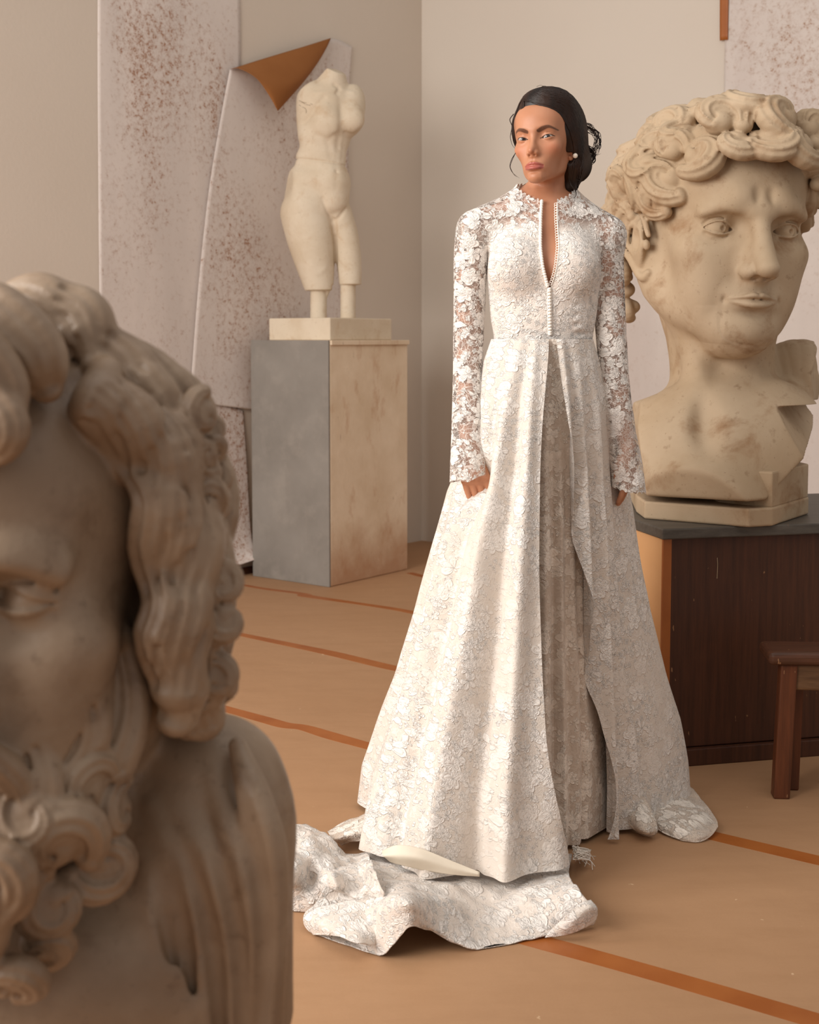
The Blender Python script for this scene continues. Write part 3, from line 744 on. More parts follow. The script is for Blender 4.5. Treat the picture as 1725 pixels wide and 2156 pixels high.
# head
SB.frame(HM, HS)
head_base(SB, True, .55); head_nose(SB, True); head_mouth(SB, True, -.1); head_eyes(SB, False, True, .0014, .70, .15)
SB.brush((0, -.09, .04), (.03, .02, .02), .001)
SB.frame(HM @ Matrix.Translation((-.006, .002, -.016)), HS); head_ear(SB, 1, .85)
SB.frame(HM @ Matrix.Translation((.026, .020, -.016)), HS); head_ear(SB, -1, .85)
SB.frame(Matrix.Identity(4), 1.0)
V, F = SB.nets(1)
def head_warp(V):
    Mi = np.array(HM.inverted()); Mf = np.array(HM); L_ = V @ Mi[:3, :3].T + Mi[:3, 3]; z = L_[:, 2]
    dz = np.where(z > 0, 0, np.where(z > -.125, np.interp(z, [-.125, -.078, 0], [.01625, .0035, 0]), .01625 * np.clip((z + .24) / .115, 0, 1)))
    L2 = L_.copy(); L2[:, 2] += dz
    t = np.clip((-z + .004) / .105, 0, 1); t = t * t * (3 - 2 * t) * np.clip((.160 + z) / .035, 0, 1) * np.clip((.035 - L_[:, 1]) / .04, 0, 1); ax_ = np.abs(L2[:, 0]); L2[:, 0] = np.sign(L2[:, 0]) * np.where(ax_ > .016, .016 + (ax_ - .016) * (1 - .24 * t), ax_); return L2 @ Mf[:3, :3].T + Mf[:3, 3]
Mi = np.array(HM.inverted()); Lc = V @ Mi[:3, :3].T + Mi[:3, 3]
def segd(P, pts):
    d = np.full(len(P), 9.0); pts = catmull(pts, 24)
    for a, b in zip(pts[:-1], pts[1:]):
        t = np.clip(((P - a) @ (b - a)) / ((b - a) @ (b - a) + 1e-12), 0, 1); d = np.minimum(d, np.linalg.norm(P - a - t[:, None] * (b - a), axis=1))
    return d
z0 = -.0705
hm = (np.abs(Lc[:, 0]) < .09) & (np.abs(Lc[:, 2]) < .14) & (Lc[:, 1] < .06)
lip = np.zeros(len(V)); brw = np.zeros(len(V)); lash = np.zeros(len(V)); blush = np.zeros(len(V))
Q = Lc[hm]
sm = lambda d, a, b: np.clip((b - d) / (b - a), 0, 1)
du = segd(Q, [(-.0215, -.084, z0 - .001), (-.012, -.0945, z0 + .0015), (-.0035, -.0985, z0 + .0032), (0, -.098, z0 + .0022), (.0035, -.0985, z0 + .0032), (.012, -.0945, z0 + .0015), (.0215, -.084, z0 - .001)])
dd = segd(Q, [(-.019, -.085, z0 - .004), (-.009, -.0965, z0 - .0066), (0, -.099, z0 - .0074), (.009, -.0965, z0 - .0066), (.019, -.085, z0 - .004)])
lip[hm] = np.maximum(sm(du, .0030, .0046), sm(dd, .0054, .0072))
b1 = np.zeros(len(Q))
for q in (-1, 1):
    P3 = [(q * .0135, -.092, .0130), (q * .026, -.0915, .0188), (q * .038, -.086, .0215), (q * .052, -.072, .0160)]
    A = np.array(P3); cv = catmull(A, 24)
    dxz = np.full(len(Q), 9.0)
    for i, (a, b) in enumerate(zip(cv[:-1], cv[1:])):
        a2, b2 = a[[0, 2]], b[[0, 2]]; p2 = Q[:, [0, 2]]; t = np.clip(((p2 - a2) @ (b2 - a2)) / ((b2 - a2) @ (b2 - a2) + 1e-12), 0, 1)
        w = np.interp(i, [0, 5, 14, 23], [.0030, .0040, .0032, .0012]); dxz = np.minimum(dxz, np.linalg.norm(p2 - a2 - t[:, None] * (b2 - a2), axis=1) - w)
    b1 = np.maximum(b1, sm(dxz, -.0006, .0012) * (Q[:, 1] < -.05))
brw[hm] = b1
l1 = np.zeros(len(Q))
for q in (-1, 1):
    u = (Q[:, 0] - q * EYE['c'][0]) * q; w = Q[:, 2] - .15 * u + .0004
    hw, hu, hl = .0138, .0054 * .70, .0040 * .70; Ru = (hw * hw + hu * hu) / (2 * hu); Rl = (hw * hw + hl * hl) / (2 * hl)
    du_ = np.abs(np.sqrt(u * u + (w + Ru - hu) ** 2) - Ru); dl_ = np.abs(np.sqrt(u * u + (w - Rl + hl) ** 2) - Rl)
    near = (np.abs(u) < .0165) & (Q[:, 1] < -.066)
    l1 = np.maximum(l1, np.where(near & (w > -.0012), sm(du_, .0006, .0018), 0)); l1 = np.maximum(l1, np.where(near & (w < .002), .55 * sm(dl_, .0003, .0012), 0))
lash[hm] = l1
for q in (-1, 1): blush[hm] = np.maximum(blush[hm], np.exp(-(((Q - [q * .044, -.07, -.030]) / [.02, .03, .016]) ** 2).sum(1)))
blush[hm] = np.maximum(blush[hm], .6 * np.exp(-(((Q - [0, -.110, -.038]) / [.012, .012, .010]) ** 2).sum(1)))
def m_skin():
    q = N('tanned_skin', .46, .42)
    c = q.mix(q.ramp(q.noise(18, 4), .3, .7), srgb(188, 133, 102), srgb(178, 122, 91))
    c = q.mix(q.math('MULTIPLY', q.attr('blush'), .28), c, srgb(196, 104, 76))
    c = q.mix(q.math('MULTIPLY', q.attr('lip'), .9), c, srgb(168, 88, 80))
    c = q.mix(q.math('MULTIPLY', q.attr('brow'), q.ramp(q.noise(900, 2), .35, .6, .72, .88)), c, srgb(62, 36, 26))
    c = q.mix(q.attr('lash'), c, srgb(34, 18, 14))
    q.b.inputs['Subsurface Weight'].default_value = .10; q.b.inputs['Subsurface Radius'].default_value = (.012, .005, .003); q.b.inputs['Subsurface Scale'].default_value = .5
    q.put(q.b.inputs['Roughness'], q.math('SUBTRACT', .48, q.math('MULTIPLY', q.attr('lip'), .16)))
    return q.fin(c, q.bump(q.noise(420, 2), .0004, .15))
M['skin'] = m_skin()
bride = empty('person', (float(HC[0]), 3.2, 0.0))
tag(bride, 'dark-haired bride in a long-sleeved white lace gown with a train, standing between the statues', 'person')
mesh_obj('body', head_warp(V), F, M['skin'], bride, attrs=dict(lip=lip, brow=brw, lash=lash, blush=blush))
# eyeballs looking at the camera
def m_eye():
    q = N('eye', .12, .6); r = q.attr('rad'); c = q.mix(q.ramp(r, .54, .60), srgb(36, 22, 17), srgb(176, 162, 154)); c = q.mix(q.ramp(r, .17, .21), srgb(8, 6, 6), c)
    return q.fin(c)
M['eye'] = m_eye()
for q in (-1, 1):
    C = np.array((HM @ Vector((q * EYE['c'][0], EYE['c'][1], EYE['c'][2])))[:]); r = EYE['r'] * HS * .985
    v, f = ball((0, 0, 0), r, 40, 30); v = np.array(v); look = np.array([0, 0, CAMZ]) - C; look[0] -= .30; look /= np.linalg.norm(look)
    d = (v / r) @ look; ang = np.arccos(np.clip(d, -1, 1)); mesh_obj('eye', v + C, f, M['eye'], bride, attrs=dict(rad=ang))
# ---------------------------------------------------------------- hair of the bride
def m_hair():
    q = N('dark_brown_hair', .42, .35); c = q.mix(q.ramp(q.noise(26, 4, .6, q.map((1, 1, .35))), .35, .7), srgb(22, 13, 10), srgb(50, 29, 19))
    q.b.inputs['Anisotropic'].default_value = .4; return q.fin(c, q.bump(q.noise(150, 4, .6, q.map((1, 1, .2))), .0012, .5))
M['hair'] = m_hair()
HL = lambda *p: np.array((HM @ Vector(p))[:])
SH = Sculpt(axis((xs(1058), xs(1290), .0019 * VX)), axis((3.0, 3.30, .0019 * VX)), axis((zs(425), 1.82, .0019 * VX)))
SH.frame(HM, HS)
SH.ell((0, .020, .046), (.080, .098, .080), .02)
SH.ell((.008, -.030, .090), (.052, .046, .034), .02); SH.ell((.030, -.008, .082), (.050, .055, .040), .02)
SH.ell((.055, .030, .035), (.036, .058, .062), .02); SH.ell((.060, .045, -.02), (.030, .045, .060), .02)
SH.ell((.055, .075, -.045), (.036, .035, .040), .02)
SH.chain([(.056, .04, -.06), (.050, .045, -.10)], [.024, .016], .02)
SH.ell((-.062, .025, .02), (.014, .045, .05), .02)
# face opening
SH.ell((-.003, -.088, -.016), (.0600, .064, .0780), .008, 'sub')
SH.ell((-.012, -.060, -.045), (.070, .072, .060), .006, 'sub'); SH.ell((.030, -.045, -.060), (.040, .058, .060), .01, 'sub')
SH.frame(Matrix.Identity(4), 1.0)
SH.frame(HM, HS)
SH.ell((.060, .004, -.040), (.014, .012, .014), .006, 'sub')
SH.frame(Matrix.Identity(4), 1.0)
rh = random.Random(5)
def project(P, S, off):
    P = P.copy()
    for _ in range(6):
        f = S.sample(P); h = .003; G = np.stack([S.sample(P + np.eye(3)[d] * h) - S.sample(P - np.eye(3)[d] * h) for d in range(3)], 1) / (2 * h)
        n = np.linalg.norm(G, axis=1)[:, None] + 1e-6; G = G / n; P = P - np.clip(f - off, -.03, .03)[:, None] * G * .8
    return P
BUN = HL(.066, .080, -.050); lines = []; rads = []
part = [(-.034, -.060, .100), (-.032, -.02, .122), (-.028, .03, .126)]
hl = catmull([(-.062, -.030, -.005), (-.060, -.040, .030), (-.046, -.066, .058), (-.028, -.082, .072), (.0, -.090, .078), (.028, -.082, .076), (.050, -.058, .060), (.062, -.032, .030), (.066, -.014, .0), (.068, -.004, -.025)], 200)
def strand(s_, ctrl, e_, r, off=.001, wob=.002):
    A = catmull([s_] + ctrl + [e_], 22); W = np.array([HL(*a) for a in A])
    W += vnoise(W * 1.0, .03, rh.randrange(90))[:, None] * wob; W = project(W, SH, off)
    lines.append(W); rads.append(r * np.interp(np.linspace(0, 1, len(W)), [0, .1, .8, 1], [.5, 1, 1, .4]))
def wave(A, amp, ph, n=2.2):
    A = np.array(A); return A
for i in range(1300):
    t = rh.random(); jt = lambda s_=.004: rh.uniform(-s_, s_)
    if i % 3 == 0:      # right temple: down from the parting and back over the ear
        a = hl[int(t * 55)]; pp = catmull(part, 30)[int(min(29, 6 + t * 10 + rh.uniform(-4, 12)))]
        lay = rh.random(); mid = (-.066 - .010 * lay, -.030 + .05 * lay + jt(), .045 - .02 * t + jt()); m2 = (-.072, .02 + .03 * lay + jt(), .0 + .02 * t + jt(.01))
        strand(tuple(pp + [jt(.001), 0, 0]), [mid, m2], (-.045 + jt(), .085 + jt(), -.04 + jt(.012)), .0010, wob=.0015)
    else:   # swept from the parting along the hairline, over the ear into the bun
        lay = rh.random() ** .8; back = (.066 + jt(.012), .072 + jt(.014), -.05 + .06 * (lay - .5) + jt(.008)); pp = catmull(part, 30)[int(lay * 26)]
        o_ = lambda k_, up, out, bk: tuple(hl[k_] * [1 + out, 1, 1] + [0, bk + jt(.003), up + jt(.003)])
        m1 = o_(96, .004 + .034 * lay, .0, .002 + .075 * lay); m2 = o_(135, .006 + .036 * lay, .08 + .1 * lay, .006 + .075 * lay); m3 = o_(172, .004 + .030 * lay, .14 + .14 * lay, .006 + .06 * lay)
        strand(tuple(pp + [jt(.002), 0, 0]), [m1, m2, m3], back, .0011, off=.0006 + .0015 * rh.random(), wob=.004)
for i in range(260):     # hugging the edge of the hairline, and down the nape
    jt = lambda s_=.004: rh.uniform(-s_, s_); lay = rh.uniform(-.06, .16); pp = catmull(part, 30)[int(rh.random() * 6)]
    o_ = lambda k_, up, out, bk: tuple(hl[k_] * [1 + out, 1, 1] + [0, bk + jt(.002), up + jt(.002)])
    if i % 2: strand(tuple(pp + [jt(.003), jt(.004), 0]), [o_(96, .003 + .03 * lay, .0, .002), o_(135, .002 + .03 * lay, .04, .004), o_(170, .0, .08, .010), o_(196, -.01, .06, .02)], (.060 + jt(), .055 + jt(.01), -.07 + jt(.02)), .0012, off=.0012, wob=.003)
    else: strand(tuple(pp + [jt(.003), jt(.004), 0]), [o_(62, .004 + .05 * lay, .02, .003), o_(34, .004, .06, .004 + .05 * max(lay, 0)), o_(8, .0, .08, .008)], (-.058 + jt(), .04 + jt(.01), -.04 + jt(.01)), .0012, off=.0012, wob=.002)
for i in range(300):
    jt = lambda s_=.004: rh.uniform(-s_, s_); lay = rh.random()
    strand((.074 + jt(), .005 + .05 * lay + jt(), .03 + jt(.02)), [(.092, .02 + .05 * lay + jt(), -.02 + jt(.01)), (.080, .035 + .05 * lay + jt(.006), -.06 + jt(.01))], (.052 + jt(.008), .05 + .02 * lay + jt(), -.098 + jt(.008)), .0013, off=.0014, wob=.006)
for i in range(160):
    jt = lambda s_=.004: rh.uniform(-s_, s_); x0 = rh.uniform(.036, .066)
    strand((x0 + .004, .010 + jt(), -.035 + jt(.01)), [(x0, .004 + jt(), -.06 + jt()), (x0 - .004, .010 + jt(), -.085)], (.050 + (x0 - .06) * .4, .03 + jt(), -.115 + jt()), .0013, off=.0014, wob=.006)
for i in range(90):     # twists of the low bun
    a0 = rh.uniform(0, 6.28); rr = rh.uniform(.3, 1.0); n = 22; L_ = []
    c = np.array([.062, .072, -.046]) + [rh.uniform(-.006, .006)] * 3
    for k in range(n):
        a = a0 + k * .16; L_.append(HL(c[0] + .040 * rr * math.cos(a), c[1] + .03, c[2] + .046 * rr * math.sin(a)))
    W = project(np.array(L_), SH, .002); lines.append(W); rads.append(.0014)
# loose curls (picture x, y, depth offset)
def wisp(pts, r=.0007, n=40):
    lines.append(catmull([rel(*p) for p in pts], n)); rads.append(r * np.interp(np.linspace(0, 1, n), [0, .6, 1], [1.2, 1, .3]))
wisp([(1083, 250, -.03), (1077, 275, -.04), (1075, 290, -.045), (1079, 305, -.05), (1085, 313, -.05)]); wisp([(1082, 240, -.03), (1074, 252, -.03), (1079, 268, -.04), (1077, 285, -.04)], .001)
wisp([(1086, 322, -.05), (1078, 335, -.05), (1074, 350, -.05), (1080, 364, -.05), (1094, 375, -.05)]); wisp([(1086, 322, -.05), (1079, 337, -.05), (1075, 352, -.05), (1083, 368, -.05), (1090, 373, -.05)], .0006)
for k in range(20):
    j = lambda s=3: rh.uniform(-s, s)
    wisp([(1225 + j(5), 262 + j(6), .05 + j(.01)), (1243 + j(6), 270 + j(9), .04), (1256 + j(9), 286 + j(7), .04), (1260 + j(9), 302 + j(7), .04), (1250 + j(10), 318 + j(8), .04), (1236 + j(8), 322 + j(8), .05), (1226 + j(8), 305 + j(8), .05)], .0006)
for k in range(16):
    j = lambda s=3: rh.uniform(-s, s)
    wisp([(1226 + j(4), 300 + j(8), .06), (1246 + j(4), 318 + j(5), .05), (1250 + j(5), 335 + j(5), .05), (1238 + j(5), 350 + j(5), .05), (1222 + j(5), 362 + j(6), .05), (1210 + j(5), 375 + j(5), .04)], .0009)
wisp([(1236, 325, .05), (1250, 326, .05), (1263, 325, .05)], .0006); wisp([(1240, 338, .05), (1252, 330, .05), (1266, 323, .05)], .0005)
wisp([(1197, 372, .0), (1203, 390, -.01), (1212, 402, -.01), (1213, 412, -.01), (1207, 418, -.01)], .0011); wisp([(1200, 372, .01), (1212, 378, 0), (1222, 382, 0), (1216, 390, 0), (1210, 384, 0)], .0008)
wisp([(1203, 372, 0), (1208, 385, 0), (1214, 396, 0), (1209, 405, -.01), (1200, 403, -.01)], .0007); wisp([(1210, 372, 0), (1221, 376, 0), (1224, 381, 0), (1214, 388, 0)], .0007)
for k in range(22):   # lower back locks
    j = lambda s=3: rh.uniform(-s, s)
    wisp([(1208 + j(6), 330 + j(8), .03), (1216 + j(6), 348 + j(6), .03), (1206 + j(6), 362 + j(6), .03), (1204 + j(7), 376 + j(6), .02)], .0013)
for k in range(14):
    a = rh.uniform(.2, 1); b0 = (1112 + 110 * a, 183 + 60 * a ** 2 + rh.uniform(-3, 0))
    wisp([(b0[0] - 10, b0[1] - 4, .02), (b0[0], b0[1] - 6 + rh.uniform(-2, 2), .02), (b0[0] + 14, b0[1] + 3, .02)], .00035, 12)
hv, hf = SH.nets(1); hv = np.asarray(hv)
tv, tf = tubes(lines, rads, 5)
mesh_obj('hair', np.concatenate([hv, tv]), np.concatenate([hf, tf + len(hv)]), M['hair'], bride)
M['pearl'] = (lambda q: q.fin(srgb(238, 226, 212)))(N('pearl', .18, .6))
v, f = ball(HL(.0745, .004, -.036), .0058, 20, 14); mesh_obj('earring', v, f, M['pearl'], bride)

# ---------------------------------------------------------------- lace
def lace_nodes(q, sc=1.0, seed=0.0):
    """returns (mask, height): floral guipure built from petal shapes, leaves and threads"""
    warp = q.new('ShaderNodeTexNoise'); q.put(warp.inputs['Vector'], q.co); warp.inputs['Scale'].default_value = 22 * sc; warp.inputs['Detail'].default_value = 2
    w = q.vmath('SCALE', q.vmath('SUBTRACT', warp.outputs['Color'], (.5, .5, .5))); w.node.inputs['Scale'].default_value = .016 / sc
    co = q.vmath('ADD', q.vmath('ADD', q.co, (seed, seed * .7, seed * .3)), w)
    def flower(scale, n, R, amp, off):
        c2 = q.vmath('ADD', co, (off, off * 1.7, -off)); v = q.vor(scale * sc, co=c2, rand=.85)
        d = q.vmath('SUBTRACT', c2, v.outputs['Position']); s = q.new('ShaderNodeSeparateXYZ'); q.put(s.inputs[0], d)
        rr = q.math('MULTIPLY', v.outputs['Distance'], 1.0)
        ang = q.math('ARCTAN2', s.outputs[2], q.math('ADD', s.outputs[0], q.math('MULTIPLY', s.outputs[1], .6)))
        cs = q.new('ShaderNodeSeparateColor'); q.put(cs.inputs[0], v.outputs['Color'])
        pet = q.math('ABSOLUTE', q.math('COSINE', q.math('MULTIPLY_ADD', ang, n / 2.0, q.math('MULTIPLY', cs.outputs[0], 6.28))))
        rad = q.math('MULTIPLY_ADD', pet, amp, q.math('MULTIPLY_ADD', cs.outputs[1], .06, R))
        inside = q.ramp(q.math('SUBTRACT', rad, rr), -.01, .03)
        ringw = q.math('ABSOLUTE', q.math('SINE', q.math('MULTIPLY', q.math('DIVIDE', rr, rad), 9.0)))
        vein = q.math('ABSOLUTE', q.math('SINE', q.math('MULTIPLY', ang, n * 1.5)))
        h = q.math('MULTIPLY', inside, q.math('MULTIPLY_ADD', ringw, .5, q.math('MULTIPLY_ADD', vein, .25, .35)))
        return inside, h
    f1, h1 = flower(19, 5, .27, .18, .0); f2, h2 = flower(33, 6, .27, .18, .31); f3, h3 = flower(58, 4, .24, .18, .77)
    w2 = q.vmath('SCALE', q.vmath('SUBTRACT', warp.outputs['Color'], (.5, .5, .5))); w2.node.inputs['Scale'].default_value = .05 / sc
    ed = q.vor(62 * sc, 'DISTANCE_TO_EDGE', q.vmath('ADD', co, w2)); e1 = q.ramp(ed.outputs['Distance'], .04, .10, .8, 0)
    ed2 = q.vor(190 * sc, 'DISTANCE_TO_EDGE', co); e2 = q.ramp(ed2.outputs['Distance'], .05, .12, 1, 0)
    mx = lambda a, b: q.math('MAXIMUM', a, b)
    return mx(mx(f1, f2), f3), mx(mx(h1, h2), h3), e1, e2
def m_lace(name, thread, ground, sheer=0.0, amount=.0, relief=.003, ground_sheer=.25, sc=1.0, region=.5):
    q = N(name, .72, .25); fm, h, e1, e2 = lace_nodes(q, sc)
    big = q.ramp(q.noise(4.5 / 1.0, 3, .55), region - .08, region + .08, 0.25, 1.0)
    mask = q.math('MULTIPLY', fm, big); th = q.math('MULTIPLY', q.math('MAXIMUM', e1, q.math('MULTIPLY', e2, .45)), q.math('MULTIPLY', big, .8))
    tot = q.math('MAXIMUM', mask, th)
    tint = q.ramp(h, .2, .8, .55, 1.0)
    c = q.mix(q.math('MULTIPLY', tot, tint), srgb(*ground), srgb(*thread))
    hh = q.math('ADD', q.math('MULTIPLY', h, big), q.math('MULTIPLY', th, .35))
    q.fin(c, q.bump(hh, relief, .9)); q.b.inputs['Sheen Weight'].default_value = .15
    if sheer > 0:
        net = q.math('MULTIPLY', e2, .25); a = q.math('MAXIMUM', q.math('MAXIMUM', q.math('MULTIPLY', mask, 1.0), q.math('MULTIPLY', th, 1.1)), q.math('ADD', net, ground_sheer), clamp=True)
        a = q.math('MAXIMUM', a, q.attr('solid'), clamp=True)
        tr = q.new('ShaderNodeBsdfTransparent'); mxs = q.new('ShaderNodeMixShader'); q.put(mxs.inputs[0], a); q.put(mxs.inputs[1], tr.outputs[0]); q.put(mxs.inputs[2], q.b.outputs[0]); q.put(q.out.inputs[0], mxs.outputs[0])
    return q.m
M['lace'] = m_lace('white_lace', (239, 233, 227), (218, 206, 195), relief=.0035, region=.40)
M['lace_sheer'] = m_lace('white_lace_on_net', (243, 237, 231), (230, 220, 211), sheer=1, ground_sheer=.16, relief=.003, region=.34, sc=1.05)
M['lace_skirt'] = m_lace('white_lace_skirt', (238, 232, 226), (215, 204, 193), relief=.0026, region=.45, sc=.98)
M['lace_under'] = m_lace('beige_lace_underskirt', (242, 230, 217), (198, 180, 164), relief=.002, region=.46, sc=.9)
M['tulle'] = m_lace('sheer_lace_hem', (246, 237, 226), (226, 210, 194), sheer=1, ground_sheer=.50, relief=.003, region=.5, sc=.9)
M['lining'] = (lambda q: q.fin(q.mix(q.ramp(q.noise(9, 4), .3, .7), srgb(230, 219, 201), srgb(222, 209, 189)), q.bump(q.noise(200, 2), .0006, .3)))(N('cream_silk_lining', .6, .3))
M['cord'] = (lambda q: q.fin(srgb(250, 243, 234)))(N('white_satin_cord', .5, .35))
# ---------------------------------------------------------------- bodice (sheet over the trunk) and sleeves
SD = Sculpt(axis((xs(940), xs(1366), .0022 * VX)), axis((2.97, 3.33, .0022 * VX)), axis((zs(728), zs(378), .0022 * VX)))
I_ = .0085
SD.ell(rel(1148, 530, .03), (.122 + I_, .078 + I_, .14 + I_), .04); SD.ell(rel(1145, 610, .02), (.118 + I_, .080 + I_, .13 + I_), .05)
SD.ell(rel(1144, 690, .02), (.104 + I_, .072 + I_, .10 + I_), .05); SD.ell(rel(1142, 830, .04), (.150, .105, .15), .05)
for a in (1088, 1202): SD.ell(rel(a, 560, -.045), (.056 + I_, .045 + I_, .056 + I_), .035)
for a, b_ in ((1004, 484), (1277, 496)):
    SD.chain([rel(1150, 400, .05), rel((1150 + a) / 2, (415 + b_) / 2 - 2, .045), rel(a, b_, .03)], [.040 + I_, .036 + I_, .040 + I_], .03, 8)
    SD.chain([rel(1152, 450, -.012), rel((1150 + a) / 2 + (a - 1150) * .1, 452, .0), rel(a, b_, .02)], [.008 + I_, .008 + I_, .010 + I_], .02, 8)
SD.chain([rel(1149, 380, .030), rel(1152, 410, .032), rel(1152, 455, .040)], [.060, .0545, .056 + I_], .022, 10)
for i in range(420):    # slight crumple of the lace cloth
    SD.brush(rel(rnd.uniform(1010, 1270), rnd.uniform(400, 715), rnd.uniform(-.06, .0)), rnd.uniform(.008, .02), rnd.uniform(-.0012, .0012))
for k in range(4):
    z = 640 + 20 * k; SD.stroke([rel(1212, z + 3, -.055), rel(1245, z - 2, .0)], .005, -.0025)
    SD.stroke([rel(1215, z + 13, -.055), rel(1247, z + 8, .0)], .005, .0025)
SDF0 = SD.F.copy()
pxz = lambda P: proj((P[:, 0], P[:, 1], P[:, 2]))
VL = ([400, 425, 460, 520, 560, 585, 603, 612], [1143, 1140, 1138, 1137.5, 1142, 1148, 1153, 1156]); VR = ([400, 425, 460, 520, 560, 585, 603, 612], [1176, 1173, 1173, 1177, 1173, 1167, 1160, 1157])
def g_bod(P):
    u, w = pxz(P); s = WY / FPX
    th = np.arctan2(P[:, 0] - xs(1152), -(P[:, 1] - 3.15)); top = 388 + 34 * np.clip(np.cos(th), 0, 1) ** 1.0 + 2.2 * np.sin(th * 34)
    k = np.minimum((717 - w) * s, (w - top) * s)
    k = k
    vl, vr = np.interp(w, *VL), np.interp(w, *VR); v = np.maximum(vl - u, u - vr) * s; v = np.where(w > 611, .05, v)
    k = np.where(P[:, 1] < 3.13, np.minimum(k, v), k); return -k
bv, bf = SD.nets(1); bv, bf = clip_mesh(bv, bf, g_bod)
u, w = pxz(bv); sol = np.clip((w - 455) / 30, 0, 1) * np.clip((u - 1020) / 12, 0, 1) * np.clip((1268 - u) / 12, 0, 1)
sol = np.maximum(sol, np.clip((w - 545) / 25, 0, 1)); sol = np.where(bv[:, 1] > 3.15, np.maximum(sol, .6), sol)
bod = mesh_obj('bodice', bv, bf, M['lace_sheer'], bride, attrs=dict(solid=sol))
def edge_line(ex, w0, w1, n, off=.001):
    """points on the bodice front along a neckline edge"""
    out = []
    for w in np.linspace(w0, w1, n):
        px = ex(w); P = np.array([at(px, w, y) for y in np.linspace(2.99, 3.2, 120)]); f = SD.sample(P); i = int(np.argmax(f < .0)) if (f < 0).any() else 60; out.append(P[i] - [0, off, 0])
    return np.array(out)
eL = edge_line(lambda w: np.interp(w, *VL) - .5, 421, 604, 60); eR = edge_line(lambda w: np.interp(w, *VR) + .5, 424, 604, 60)
smo = lambda E: np.stack([np.convolve(np.pad(E[:, d], 3, 'edge'), np.ones(7) / 7, 'valid') for d in range(3)], 1)
eL, eR = smo(eL), smo(eR)
v, f = tubes([eL, eR], [.0016, .0016], 6); mesh_obj('neckline_piping', v, f, M['cord'], bride)
bl = catmull(eL, 35)
for i, p in enumerate(bl):
    v, f = ball(p + np.array([.001, -.003, 0]), .0040, 12, 8); mesh_obj('button', v, f, M['cord'], bride)
el = catmull(eR, 34)
for i, p in enumerate(el[1:-1]):
    a = np.linspace(0, 2 * math.pi, 12, endpoint=True); L_ = p + np.stack([-.0035 + .0034 * np.cos(a), -.001 + 0 * a, .0026 * np.sin(a)], 1); v, f = tubes([L_], [.0008], 5); mesh_obj('button_loop', v, f, M['cord'], bride)
eC = smo(edge_line(lambda w: 1157 + (w - 612) * .015, 606, 706, 40, .002)); v, f = tubes([eC + [.004, 0, 0], eC - [.004, 0, 0]], [.0012, .0012], 5); mesh_obj('placket_piping', v, f, M['cord'], bride)
for p in catmull(eC, 16):
    v, f = ball(p + np.array([0, -.002, 0]), .0038, 12, 8, (1.15, 1, .9)); mesh_obj('button', v, f, M['cord'], bride)
# collar lace edge
u, w = pxz(bv)
SL_L = [(1001, 490, .03, .047), (992, 540, .03, .0405), (990, 600, .03, .0385), (987, 700, .035, .0365), (985, 800, .008, .0350), (985, 900, -.045, .0375), (985, 970, -.075, .0400), (985, 1040, -.090, .0425)]
SL_R = [(1278, 502, .03, .047), (1278, 540, .03, .0405), (1281, 600, .03, .0380), (1287, 700, .03, .0365), (1294, 800, .025, .0350), (1305, 900, .02, .0370), (1319, 985, .02, .0390), (1328, 1070, .02, .0405)]
for nm, SL, cuff, hand_x in (('sleeve', SL_L, (1016, 0), 1), ('sleeve', SL_R, (1040, 0), -1)):
    c = [p[0] for p in SL]
    SS = Sculpt(axis((xs(min(c) - 62), xs(max(c) + 62), .0026 * VX)), axis((2.95, 3.25, .0026 * VX)), axis((zs(cuff[0] + 30), zs(425), .0026 * VX)))
    SS.chain([rel(*p[:3]) for p in SL], [p[3] for p in SL], .0, 40)
    for i in range(260):
        j = rnd.randrange(len(SL) - 1); t = rnd.random(); p = [SL[j][k] * (1 - t) + SL[j + 1][k] * t for k in range(4)]
        q0 = rel(p[0] + rnd.uniform(-36, 36), p[1], p[2] - rnd.uniform(.0, .04)); SS.stroke([q0, q0 + [rnd.uniform(-.02, .02), 0, rnd.uniform(-.035, .035)]], rnd.uniform(.005, .010), rnd.uniform(-.0016, .0016))
    def g_sl(P, cuff=cuff, SL=SL, hx=hand_x):
        u, w = pxz(P); c0 = np.interp(w, [p[1] for p in SL], [p[0] for p in SL]); th = np.arctan2(P[:, 0] - at(0, 0, 1)[0] * 0 - np.interp(w, [p[1] for p in SL], [rel(*p[:3])[0] for p in SL]), -(P[:, 1] - 3.13))
        k = (cuff[0] - 14 * (u - c0) * hx / 40 * (u * hx > c0 * hx) - 4 * np.abs(np.sin(th * 7)) - w) * WY / FPX
        f = SD.sample(P); ins = np.where(w < 640, f + .0015, .05); return -np.minimum(k, ins)
    sv, sf = SS.nets(1); sv, sf = clip_mesh(sv, sf, g_sl)
    mesh_obj(nm, sv, sf, M['lace_sheer'], bride, attrs=dict(solid=np.zeros(len(sv))))
